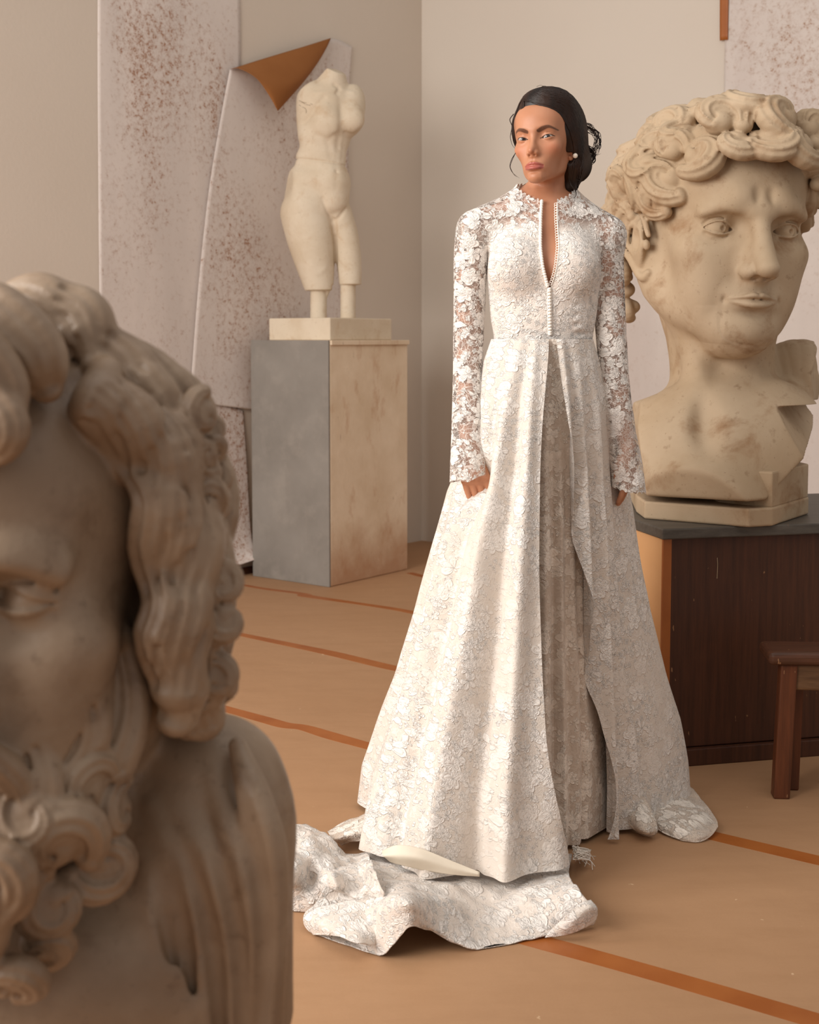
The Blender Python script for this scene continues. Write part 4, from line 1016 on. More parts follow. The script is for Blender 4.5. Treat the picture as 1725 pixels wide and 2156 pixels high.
    # scalloped cuff edging
# ---------------------------------------------------------------- skirt
WC = np.array([xs(1143.5), 3.13])
def ring_curve(pts, n=720):
    """closed floor-plan curve, re-sampled by angle about its centre; starts at the camera side, turns to the picture's right"""
    C = catmull(pts, n * 2, True); c = C.mean(0) * 0 + WC; a = np.unwrap(np.arctan2(C[:, 0] - c[0], -(C[:, 1] - c[1])))
    if a[-1] < a[0]: C = C[::-1]; a = a[::-1]
    t = np.linspace(0, 2 * math.pi, n, endpoint=False); A = np.concatenate([a - 2 * math.pi, a, a + 2 * math.pi]); CC = np.concatenate([C, C, C]); o = np.argsort(A, kind='stable'); A = A[o]; CC = CC[o]
    return np.stack([np.interp(t, A, CC[:, 0]), np.interp(t, A, CC[:, 1])], 1)
def floorp(px, py): return atz(px, py, .01)[:2]
waist = ring_curve([WC + [.1195 * math.sin(a), -.092 * math.cos(a)] for a in np.linspace(0, 2 * math.pi, 16, endpoint=False)])
fz = lambda a, b, z: atz(a, b, z)[:2]
HEM = [fz(960, 1842, .065), fz(1120, 1842, .06), fz(1203, 1830, .05), floorp(1240, 1790), floorp(1300, 1755), floorp(1375, 1735), (.70, 3.36), (.66, 3.56), (.45, 3.72), (.15, 3.68), (-.04, 3.50), (-.10, 3.30), fz(775, 1745, .03), fz(806, 1806, .07)]
HEMU = [floorp(1100, 1800), floorp(1200, 1790), floorp(1284, 1745), floorp(1318, 1722), (.60, 3.40), (.40, 3.60), (.15, 3.58), (.0, 3.4), (-.01, 3.2), floorp(950, 1762)]
hem = ring_curve(HEM); hemu = ring_curve(HEMU)
NT = 720; TH = np.linspace(0, 2 * math.pi, NT, endpoint=False)
ZW = zs(714); ZH = .012
ys_ = np.array([712, 760, 850, 950, 1050, 1170, 1330, 1480, 1600, 1700, 1790.]);
wl = np.array([.0, .06, .115, .15, .31, .42, .55, .69, .84, .96, 1.0]); wr = np.array([0, .13, .33, .40, .44, .49, .58, .73, .88, .96, 1.0]); wf = np.array([0, .07, .20, .30, .40, .52, .66, .80, .90, .97, 1.0])
def skirt_grid(hem, folds, nv=170, shrink=1.0, amp=1.0, seed=0, zf=0.0):
    zfront = zf * np.clip((np.cos(TH + .45) - .25) / .35, 0, 1)
    G = np.zeros((nv, NT, 3)); s = np.sin(TH); c = np.cos(TH)
    nrm = np.stack([s, -c], 1)
    for i, v in enumerate(np.linspace(0, 1, nv)):
        zh = ZH + zfront * .052; z = ZW + (zh - ZW) * v; py = 712 + (1790 - 712) * v
        L_, R_2, Fw = np.interp(py, ys_, wl), np.interp(py, ys_, wr), np.interp(py, ys_, wf)
        w = np.where(s < 0, Fw * (1 - s ** 2) + L_ * s ** 2, Fw * (1 - s ** 2) + R_2 * s ** 2)
        P = waist * (1 - w[:, None]) + hem * w[:, None]; P = WC + (P - WC) * shrink
        f = np.zeros(NT)
        for (a, sg, am, v0) in folds:
            d = (TH - R_(a) + math.pi) % (2 * math.pi) - math.pi; sg2 = R_(sg) * (1.0 - .35 * v); f += am * np.exp(-(d / sg2) ** 2) * np.clip((v - v0) / .25, 0, 1) * (.35 + .65 * v)
        f = f * amp - .080 * np.exp(-((TH - 5.30) / .26) ** 2) * math.exp(-((py - 1030) / 55) ** 2) * shrink
        P = P + nrm * f[:, None]
        G[i, :, :2] = P; G[i, :, 2] = z
    Q = G.reshape(-1, 3); n = vnoise(Q * [1, 1, .35], .05, seed) * .0035 + vnoise(Q * [1, 1, .5], .12, seed + 3) * .006
    k = np.repeat(np.clip(np.linspace(0, 1, nv) * 4, .1, 1), NT); G2 = (Q + np.tile(np.stack([s, -c, 0 * s], 1), (nv, 1)) * (n * k)[:, None]).reshape(nv, NT, 3)
    return G2
def fold_set(seed, n, am, lo=6, hi=13):
    r = random.Random(seed); out = []; a = 0
    for i in range(n): out.append((i * 360 / n + r.uniform(-5, 5), r.uniform(lo, hi), am * r.uniform(.5, 1.2) * (1 if i % 2 else -1), r.uniform(-.1, .12)))
    return out
FO = [(-14, 5, .022, -.05), (-24, 4, -.020, 0), (-33, 5, .020, -.05), (-46, 5, -.022, .0), (-58, 6, .020, .1), (-72, 6, -.016, .2), (22, 4.5, .024, -.05), (33, 4, -.022, 0), (43, 5, .020, 0), (56, 5, -.020, .05), (68, 5, .018, .0), (82, 6, -.018, .15)] + [f for f in fold_set(3, 22, .022) if 95 < f[0] < 265]
GO = skirt_grid(hem, FO, 190, 1.0, 1.75, 1, 1.0)
# the overskirt is open in front: trim each row between two picture lines
OL = ([712, 800, 900, 1000, 1200, 1400, 1560, 1700, 1780, 1850], [1158, 1150, 1141, 1137, 1135, 1142, 1152, 1182, 1200, 1206]); OR_ = ([712, 800, 900, 1000, 1100, 1200, 1300, 1500, 1700, 1850], [1161, 1186, 1200, 1208, 1217, 1232, 1250, 1264, 1290, 1300])
nv = GO.shape[0]; NU = 560; GG = np.zeros((nv, NU, 3)); TL = np.zeros(nv); TR = np.zeros(nv)
for i in range(nv):
    row = GO[i]; u, w = proj((row[:, 0], row[:, 1], row[:, 2])); T = (TH + math.pi) % (2 * math.pi) - math.pi; o = np.argsort(T); T_, u_, w_ = T[o], u[o], w[o]
    m = np.abs(T_) < 1.25; uu = np.maximum.accumulate(u_[m]); wm = w_[m].mean()
    tl = np.interp(np.interp(wm, *OL), uu, T_[m]); tr_ = np.interp(np.interp(wm, *OR_), uu, T_[m])
    TL[i], TR[i] = tl, tr_
sm_ = lambda a, n=13: np.convolve(np.pad(a, n // 2, 'edge'), np.ones(n) / n, 'valid')
TL = sm_(sm_(TL)); ix_ = np.arange(nv); TR = np.polyval(np.polyfit(ix_[6:], TR[6:], 4), ix_)
for i in range(nv):
    row = GO[i]; t = np.linspace(TR[i], TL[i] + 2 * math.pi, NU); tt = np.concatenate([TH, TH + 2 * math.pi, TH + 4 * math.pi]) - 2 * math.pi
    for d in range(3): GG[i, :, d] = np.interp(t, tt, np.tile(row[:, d], 3))
    # the free edges roll a little outwards
    e = np.exp(-np.linspace(0, 60, NU)) + np.exp(-np.linspace(60, 0, NU)); GG[i, :, 1] -= .003 * e * min(1, i / 30)
o = mesh_obj('overskirt', GG.reshape(-1, 3), grid_faces(NU, nv), M['lace_skirt'], bride)
FU = [(0, 6, .016, 0), (9, 4, -.014, .1), (18, 5, .016, .1), (28, 5, -.010, .1), (38, 5, .006, .1), (-12, 5, -.014, .0), (50, 5, -.015, .1), (-22, 6, .012, 0)]
GU = skirt_grid(hemu, FU, 120, .925, 1.0, 5)
mesh_obj('underskirt', GU.reshape(-1, 3), grid_faces(NT, 120, True), M['lace_under'], bride)
# ---------------------------------------------------------------- the train: cloth spread and rolled on the floor
def cloth(name, rows, mat, nu=120, nv=60, wr=.004, seed=1, wl_=.05, th=.0018, lab=None):
    G = loft([[atz(*p) if len(p) == 3 else at(p[0], p[1], p[3]) for p in r] for r in rows], nu, nv)
    P = G.reshape(-1, 3); P = P + np.stack([0 * P[:, 0], -.5 * np.abs(vnoise(P, wl_, seed)) * wr, vnoise(P, wl_, seed + 5) * wr + vnoise(P, wl_ * .4, seed + 7) * wr * .4], 1); P[:, 2] = np.maximum(P[:, 2], .003)
    o = mesh_obj(name, P, grid_faces(nu, nv), mat, bride, attrs=dict(solid=np.zeros(len(P)))); s = o.modifiers.new('thickness', 'SOLIDIFY'); s.thickness = th; s.offset = 0
    if lab: tag(o, lab)
    return o, G
# front flounce: from under the hem out to the wavy edge
flo, Gf = cloth('train_front', [
    [(700, 1800, .05), (780, 1790, .03), (860, 1790, .02), (960, 1795, .02), (1060, 1795, .02), (1150, 1795, .02), (1205, 1800, .02)],
    [(690, 1850, .08), (775, 1835, .07), (850, 1835, .05), (940, 1840, .04), (1040, 1840, .035), (1130, 1836, .045), (1198, 1835, .05)],
    [(668, 1895, .05), (760, 1885, .06), (845, 1868, .11), (930, 1890, .07), (1030, 1905, .03), (1120, 1885, .05), (1215, 1868, .075)],
    [(640, 1930, .02), (740, 1935, .03), (850, 1895, .125), (925, 1925, .06), (1030, 1960, .012), (1130, 1930, .03), (1235, 1893, .07)],
    [(648, 1958, .006), (760, 1985, .008), (858, 1925, .10), (915, 1952, .05), (1010, 1994, .006), (1140, 1968, .008), (1256, 1925, .035)],
    [(690, 1975, .003), (800, 2012, .003), (862, 1952, .075), (905, 1958, .045), (985, 1992, .006), (1150, 1968, .003), (1250, 1945, .008)]], M['lace'], 200, 90, .006, 3)
# rolled lips of the flounce, lining side out
cloth('train_roll', [
    [(642, 1930, .03), (668, 1912, .045), (720, 1900, .055), (770, 1898, .06), (812, 1902, .07)],
    [(640, 1940, .02), (676, 1934, .045), (730, 1930, .055), (775, 1925, .055), (808, 1928, .06)],
    [(648, 1952, .012), (694, 1956, .04), (740, 1958, .045), (776, 1955, .045), (800, 1955, .045)],
    [(660, 1966, .005), (705, 1972, .03), (750, 1985, .04), (775, 1988, .03), (795, 1985, .02)]], M['lace_skirt'], 60, 40, .004, 9)
cloth('train_roll', [
    [(1160, 1958, .02), (1195, 1925, .062), (1225, 1902, .075), (1244, 1896, .075)],
    [(1152, 1968, .01), (1200, 1945, .045), (1240, 1915, .070), (1257, 1912, .066)],
    [(1148, 1974, .004), (1195, 1966, .020), (1245, 1946, .035), (1258, 1928, .045)]], M['lace_skirt'], 40, 30, .002, 11)
# pile of lace on the left, behind the bearded bust
cloth('train_side', [
    [(560, 1742, .04), (612, 1731, .06), (645, 1732, .06), (690, 1752, .05), (722, 1790, .03), (775, 1800, .06)],
    [(560, 1790, .09), (610, 1780, .10), (660, 1785, .11), (700, 1800, .07), (740, 1822, .07), (790, 1830, .12)],
    [(560, 1845, .07), (610, 1840, .10), (660, 1840, .07), (710, 1850, .10), (750, 1850, .06), (800, 1860, .12)],
    [(560, 1895, .01), (610, 1890, .03), (655, 1895, .03), (700, 1885, .05), (750, 1880, .07), (810, 1890, .10)],
    [(560, 1918, .003), (610, 1917, .003), (655, 1919, .003), (700, 1905, .01), (750, 1900, .03), (800, 1910, .05)]], M['lace'], 140, 90, .016, 21, .045)
cloth('train_side', [
    [(690, 1748, .02), (730, 1726, .03), (790, 1705, .05), (830, 1690, .08)],
    [(700, 1762, .04), (740, 1745, .06), (795, 1735, .09), (830, 1720, .12)],
    [(720, 1778, .01), (750, 1770, .03), (800, 1768, .05), (830, 1760, .08)]], M['tulle'], 60, 40, .006, 27)
# upturned front hem, lining side out
cloth('hem_roll', [
    [(804, 1792, .0, 2.727), (835, 1780, .0, 2.707), (880, 1784, .0, 2.702), (935, 1806, .0, 2.697), (1010, 1836, .0, 2.697)],
    [(808, 1802, .0, 2.702), (840, 1802, .0, 2.687), (885, 1808, .0, 2.682), (940, 1824, .0, 2.687), (1010, 1841, .0, 2.692)],
    [(822, 1814, .0, 2.717), (850, 1822, .0, 2.697), (895, 1832, .0, 2.702), (945, 1840, .0, 2.692), (1010, 1845, .0, 2.697)]], M['lining'], 60, 24, .001, 31, lab='plain cream lining showing where the front hem rolls up')
# right side flaps
cloth('train_flap', [
    [(1300, 1560, .0, 3.22), (1340, 1560, .0, 3.30), (1380, 1590, .0, 3.38), (1398, 1620, .0, 3.42)],
    [(1310, 1640, .08), (1345, 1642, .06), (1390, 1636, .04), (1428, 1630, .03)],
    [(1335, 1700, .03), (1375, 1698, .035), (1425, 1685, .035), (1464, 1668, .02)],
    [(1372, 1736, .012), (1412, 1738, .025), (1458, 1722, .03), (1492, 1702, .015)],
    [(1408, 1758, .006), (1445, 1762, .012), (1485, 1750, .02), (1508, 1722, .012)],
    [(1438, 1770, .003), (1468, 1772, .004), (1496, 1760, .01), (1512, 1738, .02)]], M['tulle'], 90, 80, .004, 41)
cloth('train_flap', [
    [(1290, 1640, .0, 3.16), (1300, 1640, .0, 3.17), (1322, 1640, .0, 3.20), (1345, 1650, .0, 3.22)],
    [(1290, 1698, .04), (1308, 1695, .05), (1345, 1704, .06), (1375, 1716, .05)],
    [(1292, 1716, .02), (1310, 1712, .04), (1350, 1726, .05), (1383, 1735, .035)],
    [(1300, 1732, .005), (1325, 1738, .02), (1355, 1750, .03), (1384, 1752, .02)],
    [(1310, 1737, .003), (1330, 1745, .003), (1358, 1756, .003), (1372, 1760, .003)]], M['tulle'], 60, 50, .004, 45)
# frayed lace tag at the hem
rt = random.Random(9); Ls = []
for i in range(60):
    a = rt.random(); p0 = atz(1205 + 12 * rt.random(), 1780 + 30 * a, .05); p1 = atz(1222 + rt.uniform(-6, 22), 1800 + rt.uniform(-12, 12), .02); p2 = p1 + np.array([rt.uniform(-.01, .012), rt.uniform(-.02, .01), rt.uniform(-.015, .005)])
    Ls.append(catmull([p0, p1, p2], 8))
v, f = tubes(Ls, [.0009] * len(Ls), 4); mesh_obj('frayed_lace', v, f, M['cord'], bride)
# ---------------------------------------------------------------- headless torso on the plinth
TY = float(pc[1] + (ua + ub)[1] / 2)
cen = pc[:2] + (ua + ub) / 2
slab_h = (716 - 669) * (cen[1] - .2) / FPX
ts = empty('torso_statue', (cen[0], cen[1], PZ)); tag(ts, 'headless armless female nude torso in ivory plaster, standing on the square plinth', 'statue')
k8 = .79; p4 = [cen + (-ua - ub) / 2 * k8, cen + (ub - ua) / 2 * k8, cen + (ua + ub) / 2 * k8, cen + (ua - ub) / 2 * k8]
v, f = prism(p4, PZ + .0005, PZ + slab_h); o = mesh_obj('base_slab', v, f, M['ivory'], ts, smooth=False); bevel_mod(o, .006, 3)
TY = TY - .06
u_ = TY / FPX; TP = lambda px, py, d=0.0: at(px, py, TY + d * u_)
def tl(px_, *r): return [q * u_ for q in r]
x_ = lambda a: float(at(a, 400, TY)[0]); z_ = lambda a: float(at(700, a, TY)[2])
T = Sculpt(axis((x_(575), x_(780), .0042 * VX)), axis((TY - .22, TY + .24, .0042 * VX)), axis((z_(672), z_(135), .0042 * VX)))
def te(px, py, d, rx, ry, rz, k=8, rot=None, op='add'): T.ell(TP(px, py, d), (rx * u_, ry * u_, rz * u_), k * u_, op, rot)
te(692, 232, 4, 55, 42, 62, 10, (0, 0, 22)); te(684, 290, 4, 54, 40, 45, 16, (0, 0, 20)); te(676, 332, 4, 52, 39, 34, 14); te(664, 385, 6, 66, 48, 44, 18); te(645, 428, 10, 58, 54, 50, 18)
te(698, 390, -4, 36, 40, 48, 24); te(704, 428, -2, 28, 36, 26, 20)
te(652, 205, 6, 26, 30, 36, 16); te(744, 212, 14, 24, 28, 34, 16)                       # arm stumps
T.plane(TP(626, 215, -5), (-1, -.35, .10), .01)
te(699, 182, 10, 30, 26, 26, 12); T.chain([TP(698, 195, 6), TP(703, 150, 2)], [30 * u_, 25 * u_], 10 * u_)
te(650, 250, 8, 25, 28, 52, 16); te(740, 242, 8, 26, 30, 42, 16); te(692, 258, -32, 26, 18, 25, 22); te(744, 252, -18, 22, 18, 23, 20)                      # breasts
# legs
T.chain([TP(645, 450, 6), TP(655, 505, 2), TP(663, 548, 0), TP(673, 608, 0)], [54 * u_, 49 * u_, 42 * u_, 30 * u_], 12 * u_, 50)
T.chain([TP(712, 452, 8), TP(728, 500, 8), TP(735, 555, 6), TP(738, 600, 4)], [30 * u_, 27 * u_, 26 * u_, 23 * u_], 8 * u_, 50)
T.plane(TP(700, 611, 0), (0.02, 0, -1), .002)
T.func((x_(700), -9, -9), (x_(790), 99, float(TP(0, 602)[2])), lambda F, X, Y, Z: np.maximum(F, 0.01 + 0 * F))
T.chain([TP(671, 600, 0), TP(671, 671, 0)], [17 * u_, 17.5 * u_], .002); T.chain([TP(692, 600, 0), TP(680, 640, -2)], [8 * u_, 3 * u_], .004)
T.chain([TP(733, 590, 4), TP(733, 671, 4)], [16 * u_, 16 * u_], .002)
tf = lambda a, b: T.front(a, b, TY - .2, TY + .2)
def tstroke(pts, r, amt, n=14): T.stroke([tf(*p) for p in catmull(pts, n)], r * u_, amt * u_)
tstroke([(660, 196), (686, 194), (706, 190)], 4, 2.0); tstroke([(722, 190), (745, 196)], 4, 1.8); tstroke([(704, 178), (713, 186), (709, 196)], 4, -3)
tstroke([(714, 200), (718, 235), (715, 275), (711, 310)], 7, -1.6); tstroke([(668, 284), (690, 292), (707, 283)], 6, -1.6); tstroke([(728, 278), (744, 282), (757, 272)], 5, -1.4)
tstroke([(682, 205), (664, 225), (652, 246), (640, 258)], 5, -3.2); tstroke([(688, 225), (672, 250)], 8, 1.5); tstroke([(712, 310), (708, 345), (709, 395)], 7, -1.0)
tstroke([(690, 300), (697, 330)], 7, -1.4); tstroke([(724, 300), (720, 335)], 6, -1.2); T.brush(tf(709, 361), 3.2 * u_, -5 * u_)
tstroke([(680, 418), (690, 446), (704, 464), (716, 456), (727, 440)], 3.2, -3.6, 20); tstroke([(703, 464), (705, 500), (706, 550), (706, 606)], 4.5, -8, 20)
tstroke([(636, 388), (668, 400), (684, 425)], 9, -1.6); tstroke([(655, 560), (668, 575), (684, 566)], 6, 1.2)
# broken neck, cut line at the waist
T.plane(TP(704, 147, 0), (.42, -.30, 1), .0); T.plane(TP(690, 149, 0), (-.75, .1, 1), .0)
zc1 = float(TP(621, 335)[2]); zc2 = float(TP(730, 351)[2]); x1, x2 = x_(621), x_(730)
def groove(F, X, Y, Z):
    zz = zc1 + (zc2 - zc1) * (X - x1) / (x2 - x1) + 0 * Y; return F + .006 * np.exp(-((Z - zz) / .0045) ** 2)
T.func((x_(575), -9, zc2 - .06), (x_(780), 99, zc1 + .06), groove)
for i in range(160): T.brush(TP(rnd.uniform(590, 765), rnd.uniform(150, 610), rnd.uniform(-45, 0)), rnd.uniform(.015, .04), rnd.uniform(-.0018, .0018))
v, f = T.nets(2); mesh_obj('body', v, f, M['ivory'], ts)
M['pencil'] = (lambda q: q.fin(srgb(120, 100, 80)))(N('pencil_mark', .8, .1))
marks = [[(630, 212), (640, 216), (650, 217), (658, 220)], [(636, 215), (645, 220), (654, 222)], [(630, 221), (636, 225), (643, 228), (645, 233), (645, 239)]]
v, f = tubes([[tf(*p) - [0, .001, 0] for p in catmull(m_, 8)] for m_ in marks], [.0011] * 3, 4); mesh_obj('pencil_marks', v, f, M['pencil'], ts)

# ---------------------------------------------------------------- colossal curly-haired plaster head on the cabinet
def spiral_lock(S, c, n, R, turns, spin, hand=1, tube=.36, k=.004, lift=.5):
    n = np.array(n, float); n /= np.linalg.norm(n); a = np.cross(n, [0.13, .2, 1.0]); a /= np.linalg.norm(a); b = np.cross(n, a) * hand
    P, r = [], []
    for i in range(16):
        t = i / 15; ph = spin + t * turns * 2 * math.pi; rr = R * (1 - .80 * t)
        P.append(np.array(c) + (math.cos(ph) * a + math.sin(ph) * b) * rr + n * (R * lift * t)); r.append(R * tube * (1 - .42 * t) * (0.35 + .65 * min(1, t * 5)))
    S.chain(P, r, k); S.stroke(P, R * .10, -R * .10)
def comma(S, c, n, R, spin, hand=1, k=.003, turn=1.25, gd=.16):
    n = np.array(n, float); n /= np.linalg.norm(n); a = np.cross(n, [0.13, .2, 1.0]); a /= np.linalg.norm(a); b = np.cross(n, a) * hand
    P, r = [], []
    for i in range(15):
        t = i / 14; ph = spin + t * turn * math.pi; rr = R * (1.0 - .62 * t)
        P.append(np.array(c) + (math.cos(ph) * a + math.sin(ph) * b) * rr + n * R * (.10 + .45 * math.sin(t * 2.6))); r.append(R * (.40 + .22 * math.sin(min(1, t * 2.2) * math.pi / 2) - .34 * t * t))
    r = np.array(r); P = np.array(P); S.ell(np.array(c) + n * R * .1, R * .62, k); S.chain(P, r, k)
    for off in (-.45, .05, .55):
        rad = (P - (np.array(c) + n * ((P - c) @ n)[:, None])); rad /= np.linalg.norm(rad, axis=1)[:, None] + 1e-9
        S.stroke(P + (rad * math.sin(off * 1.5) + n * math.cos(off * 1.5)) * r[:, None], R * .085, -R * gd)
def lock(S, pts, r, k=.004, grooves=3, n=18, gd=.22):
    """a tapering lock with carved strands"""
    r = np.array(r, float); S.chain(pts, r, k, n)
    A = catmull(np.concatenate([np.array(pts, float), r[:, None]], 1), n); C = A[:, :3]; rr = A[:, 3]; Tn = np.gradient(C, axis=0); Tn /= np.linalg.norm(Tn, axis=1)[:, None] + 1e-9
    out = np.array([0, -1, .15]) if abs(Tn[:, 1]).mean() < .7 else np.array([.7, 0, .7]); sd_ = np.cross(Tn, out); sd_ /= np.linalg.norm(sd_, axis=1)[:, None] + 1e-9; ot = np.cross(sd_, Tn)
    if (ot @ out).mean() < 0: ot = -ot
    for g in range(grooves):
        a = (g - (grooves - 1) / 2) * (1.9 / max(grooves, 1)); P = C + rr[:, None] * (math.sin(a) * sd_ + math.cos(a) * ot)
        S.stroke(P[1:], float(rr.max()) * .16, -float(rr.max()) * gd)
KY = 4.02; KS = 3.40
KC = at(1514, 489, KY); KM = Matrix.Translation(Vector([float(q) for q in KC])) @ Rmat(8, 3, 2) @ Matrix.Scale(KS, 4)
kx = lambda a: float(at(a, 600, KY)[0]); kz = lambda a: float(at(1500, a, KY)[2])
vk = .0050 * VX
vf = .0030 * VX
K = Sculpt(axis((kx(1268), kx(1440), vk), (kx(1440), kx(1720), vf), (kx(1720), kx(1960), vk)), axis((3.52, 3.90, vf), (3.90, 4.50, vk)), axis((CZ + .03, kz(690), vk), (kz(690), kz(430), vf), (kz(430), kz(165), vk)))
KP = lambda px, py, d=0.0: at(px, py, KY + d)
# chest and shoulders
K.ell(KP(1530, 1010, -.055), (.335, .285, .245), .04); K.ell(KP(1440, 985, -.08), (.20, .15, .17), .08); K.ell(KP(1640, 985, -.10), (.20, .15, .17), .08)
K.ell(KP(1468, 1075, -.10), (.25, .34, .20), .03); K.chain([KP(1400, 925, .06), KP(1330, 950, .06), KP(1290, 980, .05)], [.09, .10, .12], .04, 8)
K.chain([KP(1640, 865, .08), KP(1720, 850, .08), KP(1800, 880, .08)], [.10, .115, .13], .06, 8)
K.chain([tuple(KM @ Vector((0, .018, -.06))), KP(1526, 800, .05), KP(1530, 900, .04)], [.052 * KS, .176, .185], .04, 10)
K.chain([tuple(KM @ Vector((-.050, .012, -.045))), KP(1455, 800, -.06), KP(1462, 930, -.17)], [.05, .048, .03], .05, 12)
K.chain([tuple(KM @ Vector((.052, .012, -.045))), KP(1600, 790, -.04), KP(1505, 925, -.18)], [.05, .05, .035], .05, 12)
K.brush(KP(1483, 925, -.27), (.035, .08, .060), -.045)
K.chain([KP(1345, 905, -.08), KP(1440, 935, -.17)], [.022, .026], .05); K.chain([KP(1520, 935, -.19), KP(1620, 905, -.14), KP(1700, 880, -.05)], [.026, .028, .02], .05, 8)
K.ell(KP(1510, 770, -.15), (.035, .05, .04), .05)
K.frame(KM, KS)
head_base(K, False, 1.25)
for q in (-1, 1): K.brush((q * .0165, -.090, .003), (.008, .02, .009), -.006); K.stroke([(q * .012, -.093, .013), (q * .030, -.090, .018), (q * .048, -.078, .013)], .005, .0028, 9)
for q in (-1, 1): K.stroke([(q * .006, -.094, .022), (q * .006, -.096, .036)], .0035, -.0028); K.brush((q * .018, -.092, .032), (.012, .012, .011), .0045)
K.stroke([(-.012, -.092, .015), (.012, -.092, .015)], .003, -.0015)
head_nose(K, False, .72); K.brush((0, -.092, -.072), (.03, .012, .02), .0015); K.frame(KM @ Matrix.Translation((0, -.092, -.0715)) @ Matrix.Scale(.78, 4) @ Matrix.Translation((0, .092, .0715)), KS * .78); head_mouth(K, False, .1); K.frame(KM, KS); head_eyes(K, True, False, .0022, 1.25, .04)
for q in (-1, 1):   # carved iris
    C = np.array([q * .031, -.0685, 0]); n = np.array([.25, -1, .0]); n /= np.linalg.norm(n); K.ell(tuple(C + n * .0122), (.0024, .0024, .0024), .001, 'sub')
    a = np.linspace(0, 2 * math.pi, 14); K.stroke([tuple(C + n * .0110 + np.array([math.cos(t) * .0052, .001, math.sin(t) * .0052])) for t in a], .0007, -.0012)
K.frame(KM @ Matrix.Translation((-.007, -.004, -.014)), KS); head_ear(K, -1, 1.3)
K.frame(KM @ Matrix.Translation((.007, -.004, -.014)), KS); head_ear(K, 1, 1.3); K.frame(KM, KS)
# hair: cap, then curls
K.ell((0, .024, .044), (.079, .098, .082), .008)
K.ell((0, -.048, .088), (.050, .036, .022), .012)
rk = random.Random(12); pts_ = []
hair_c = np.array([0, .012, .036]); hr = np.array([.080, .104, .086])
def on_cap(d): d = np.array(d, float); d /= np.linalg.norm(d); return hair_c + d * hr, (d / hr) / np.linalg.norm(d / hr)
def is_hair(p):
    x, y, z = p
    if y < -.045: return z > .070 + (.006 if abs(x) < .03 else -.10 * (abs(x) - .03))
    if y < -.012: return z > .030 - 1.0 * (y + .045)
    if y < .030: return z > .022
    return z > -.078
tries = 0
while tries < 5000 and len(pts_) < 170:
    tries += 1; d = np.array([rk.gauss(0, 1), rk.gauss(0, 1), rk.gauss(0, 1)]); p, n = on_cap(d)
    if p[1] > .09 and tries % 3: continue
    if abs(p[0]) > .055 and -.03 < p[1] < .035 and p[2] < .030: continue
    if not is_hair(p): continue
    R = rk.uniform(.0115, .0170) * (1.1 if p[1] < .01 else 1.0)
    if any(np.linalg.norm(p - a) < (R + r_) * .68 for a, r_ in pts_): continue
    pts_.append((p, R)); comma(K, p + n * .001, n, R * 1.12, rk.uniform(0, 6.28), rk.choice((-1, 1)), .0025)
# deliberate large locks along the brow and the temple
for c, R, sp, hd in (((-.046, -.066, .066), .0165, 1.0, 1), ((-.024, -.088, .078), .0150, 2.6, -1), ((.002, -.095, .082), .0165, .5, 1), ((.026, -.090, .078), .0165, 3.6, -1), ((.048, -.068, .064), .0165, 2.0, 1),
                     ((-.060, -.038, .046), .0175, 4.2, -1), ((-.068, -.012, .034), .0165, 1.2, 1), ((.064, -.040, .040), .0170, 5.0, -1), ((.072, -.010, .028), .0160, .3, 1),
                     ((-.036, -.078, .098), .0165, 3.0, 1), ((.012, -.086, .102), .0170, 4.4, -1), ((.040, -.072, .096), .0160, 1.7, 1), ((-.008, -.072, .116), .016, 5.5, 1)):
    n = np.array(c) - [0, .0, .02]; n /= np.linalg.norm(n); comma(K, np.array(c), n, R * 1.2, sp, hd, .0025, 1.4)
for c, R, sp in (((-.078, .040, -.018), .015, 0), ((-.072, .052, -.044), .0155, 2), ((-.064, .060, -.068), .014, 4), ((-.054, .066, -.088), .012, 1), ((.078, .040, -.018), .015, 0), ((.072, .052, -.044), .0145, 2), ((.060, .062, -.070), .013, 4), ((-.080, .030, .012), .013, 3), ((-.082, .050, .012), .015, 5)):
    comma(K, np.array(c), np.array([c[0], .02 if c[0] < 0 else .03, 0]), R * 1.15, sp, 1, .003)
K.frame(Matrix.Identity(4), 1.0)
# flat cuts that shape the bust
fa, fb = K.front(1624, 876, 3.5, 4.3), K.front(1690, 984, 3.5, 4.3); fc = np.array([kx(1735), 4.15, float(KP(0, 900)[2])]); fn_ = np.cross(fb - fa, fc - fa); fn_ = fn_ if fn_[0] > 0 else -fn_
K.plane(fa, fn_, 0.0, region=((kx(1560), -9, 0), (kx(1960), 99, float(KP(0, 892)[2]))))
K.plane(KP(1343, 960, -.10), (-1, .12, -.16)); zb = CZ + .060
K.plane((0, 0, zb), (0, 0, -1), .004)
q1, q2 = atz(1357, 1093, CZ), atz(1577, 1111, CZ); K.plane((q1[0], q1[1], CZ), (float(q2[1] - q1[1]), -float(q2[0] - q1[0]), -.10), .01)
K.plane(KP(1577, 1070, -.24), (.62, -.10, -.78), .004); K.plane(KP(1690, 985, -.12), (.90, -.25, -.45), .004); K.plane((0, 4.36, 0), (0, 1, 0), .01)
K.plane(KP(1790, 860, 0), (1, .0, 0.05), .006)
for i in range(200): K.brush(KP(rnd.uniform(1340, 1760), rnd.uniform(560, 1070), rnd.uniform(-.3, .1)), rnd.uniform(.03, .09), rnd.uniform(-.0022, .0022))
v, f = K.nets(1)
Mi = np.array(KM.inverted()); Mf = np.array(KM); L_ = v @ Mi[:3, :3].T + Mi[:3, 3]; z = L_[:, 2]
L_[:, 2] += np.where(z > 0, -.15 * z, np.where(z > -.12, -z * .21, .0252 * np.clip((z + .24) / .12, 0, 1)))
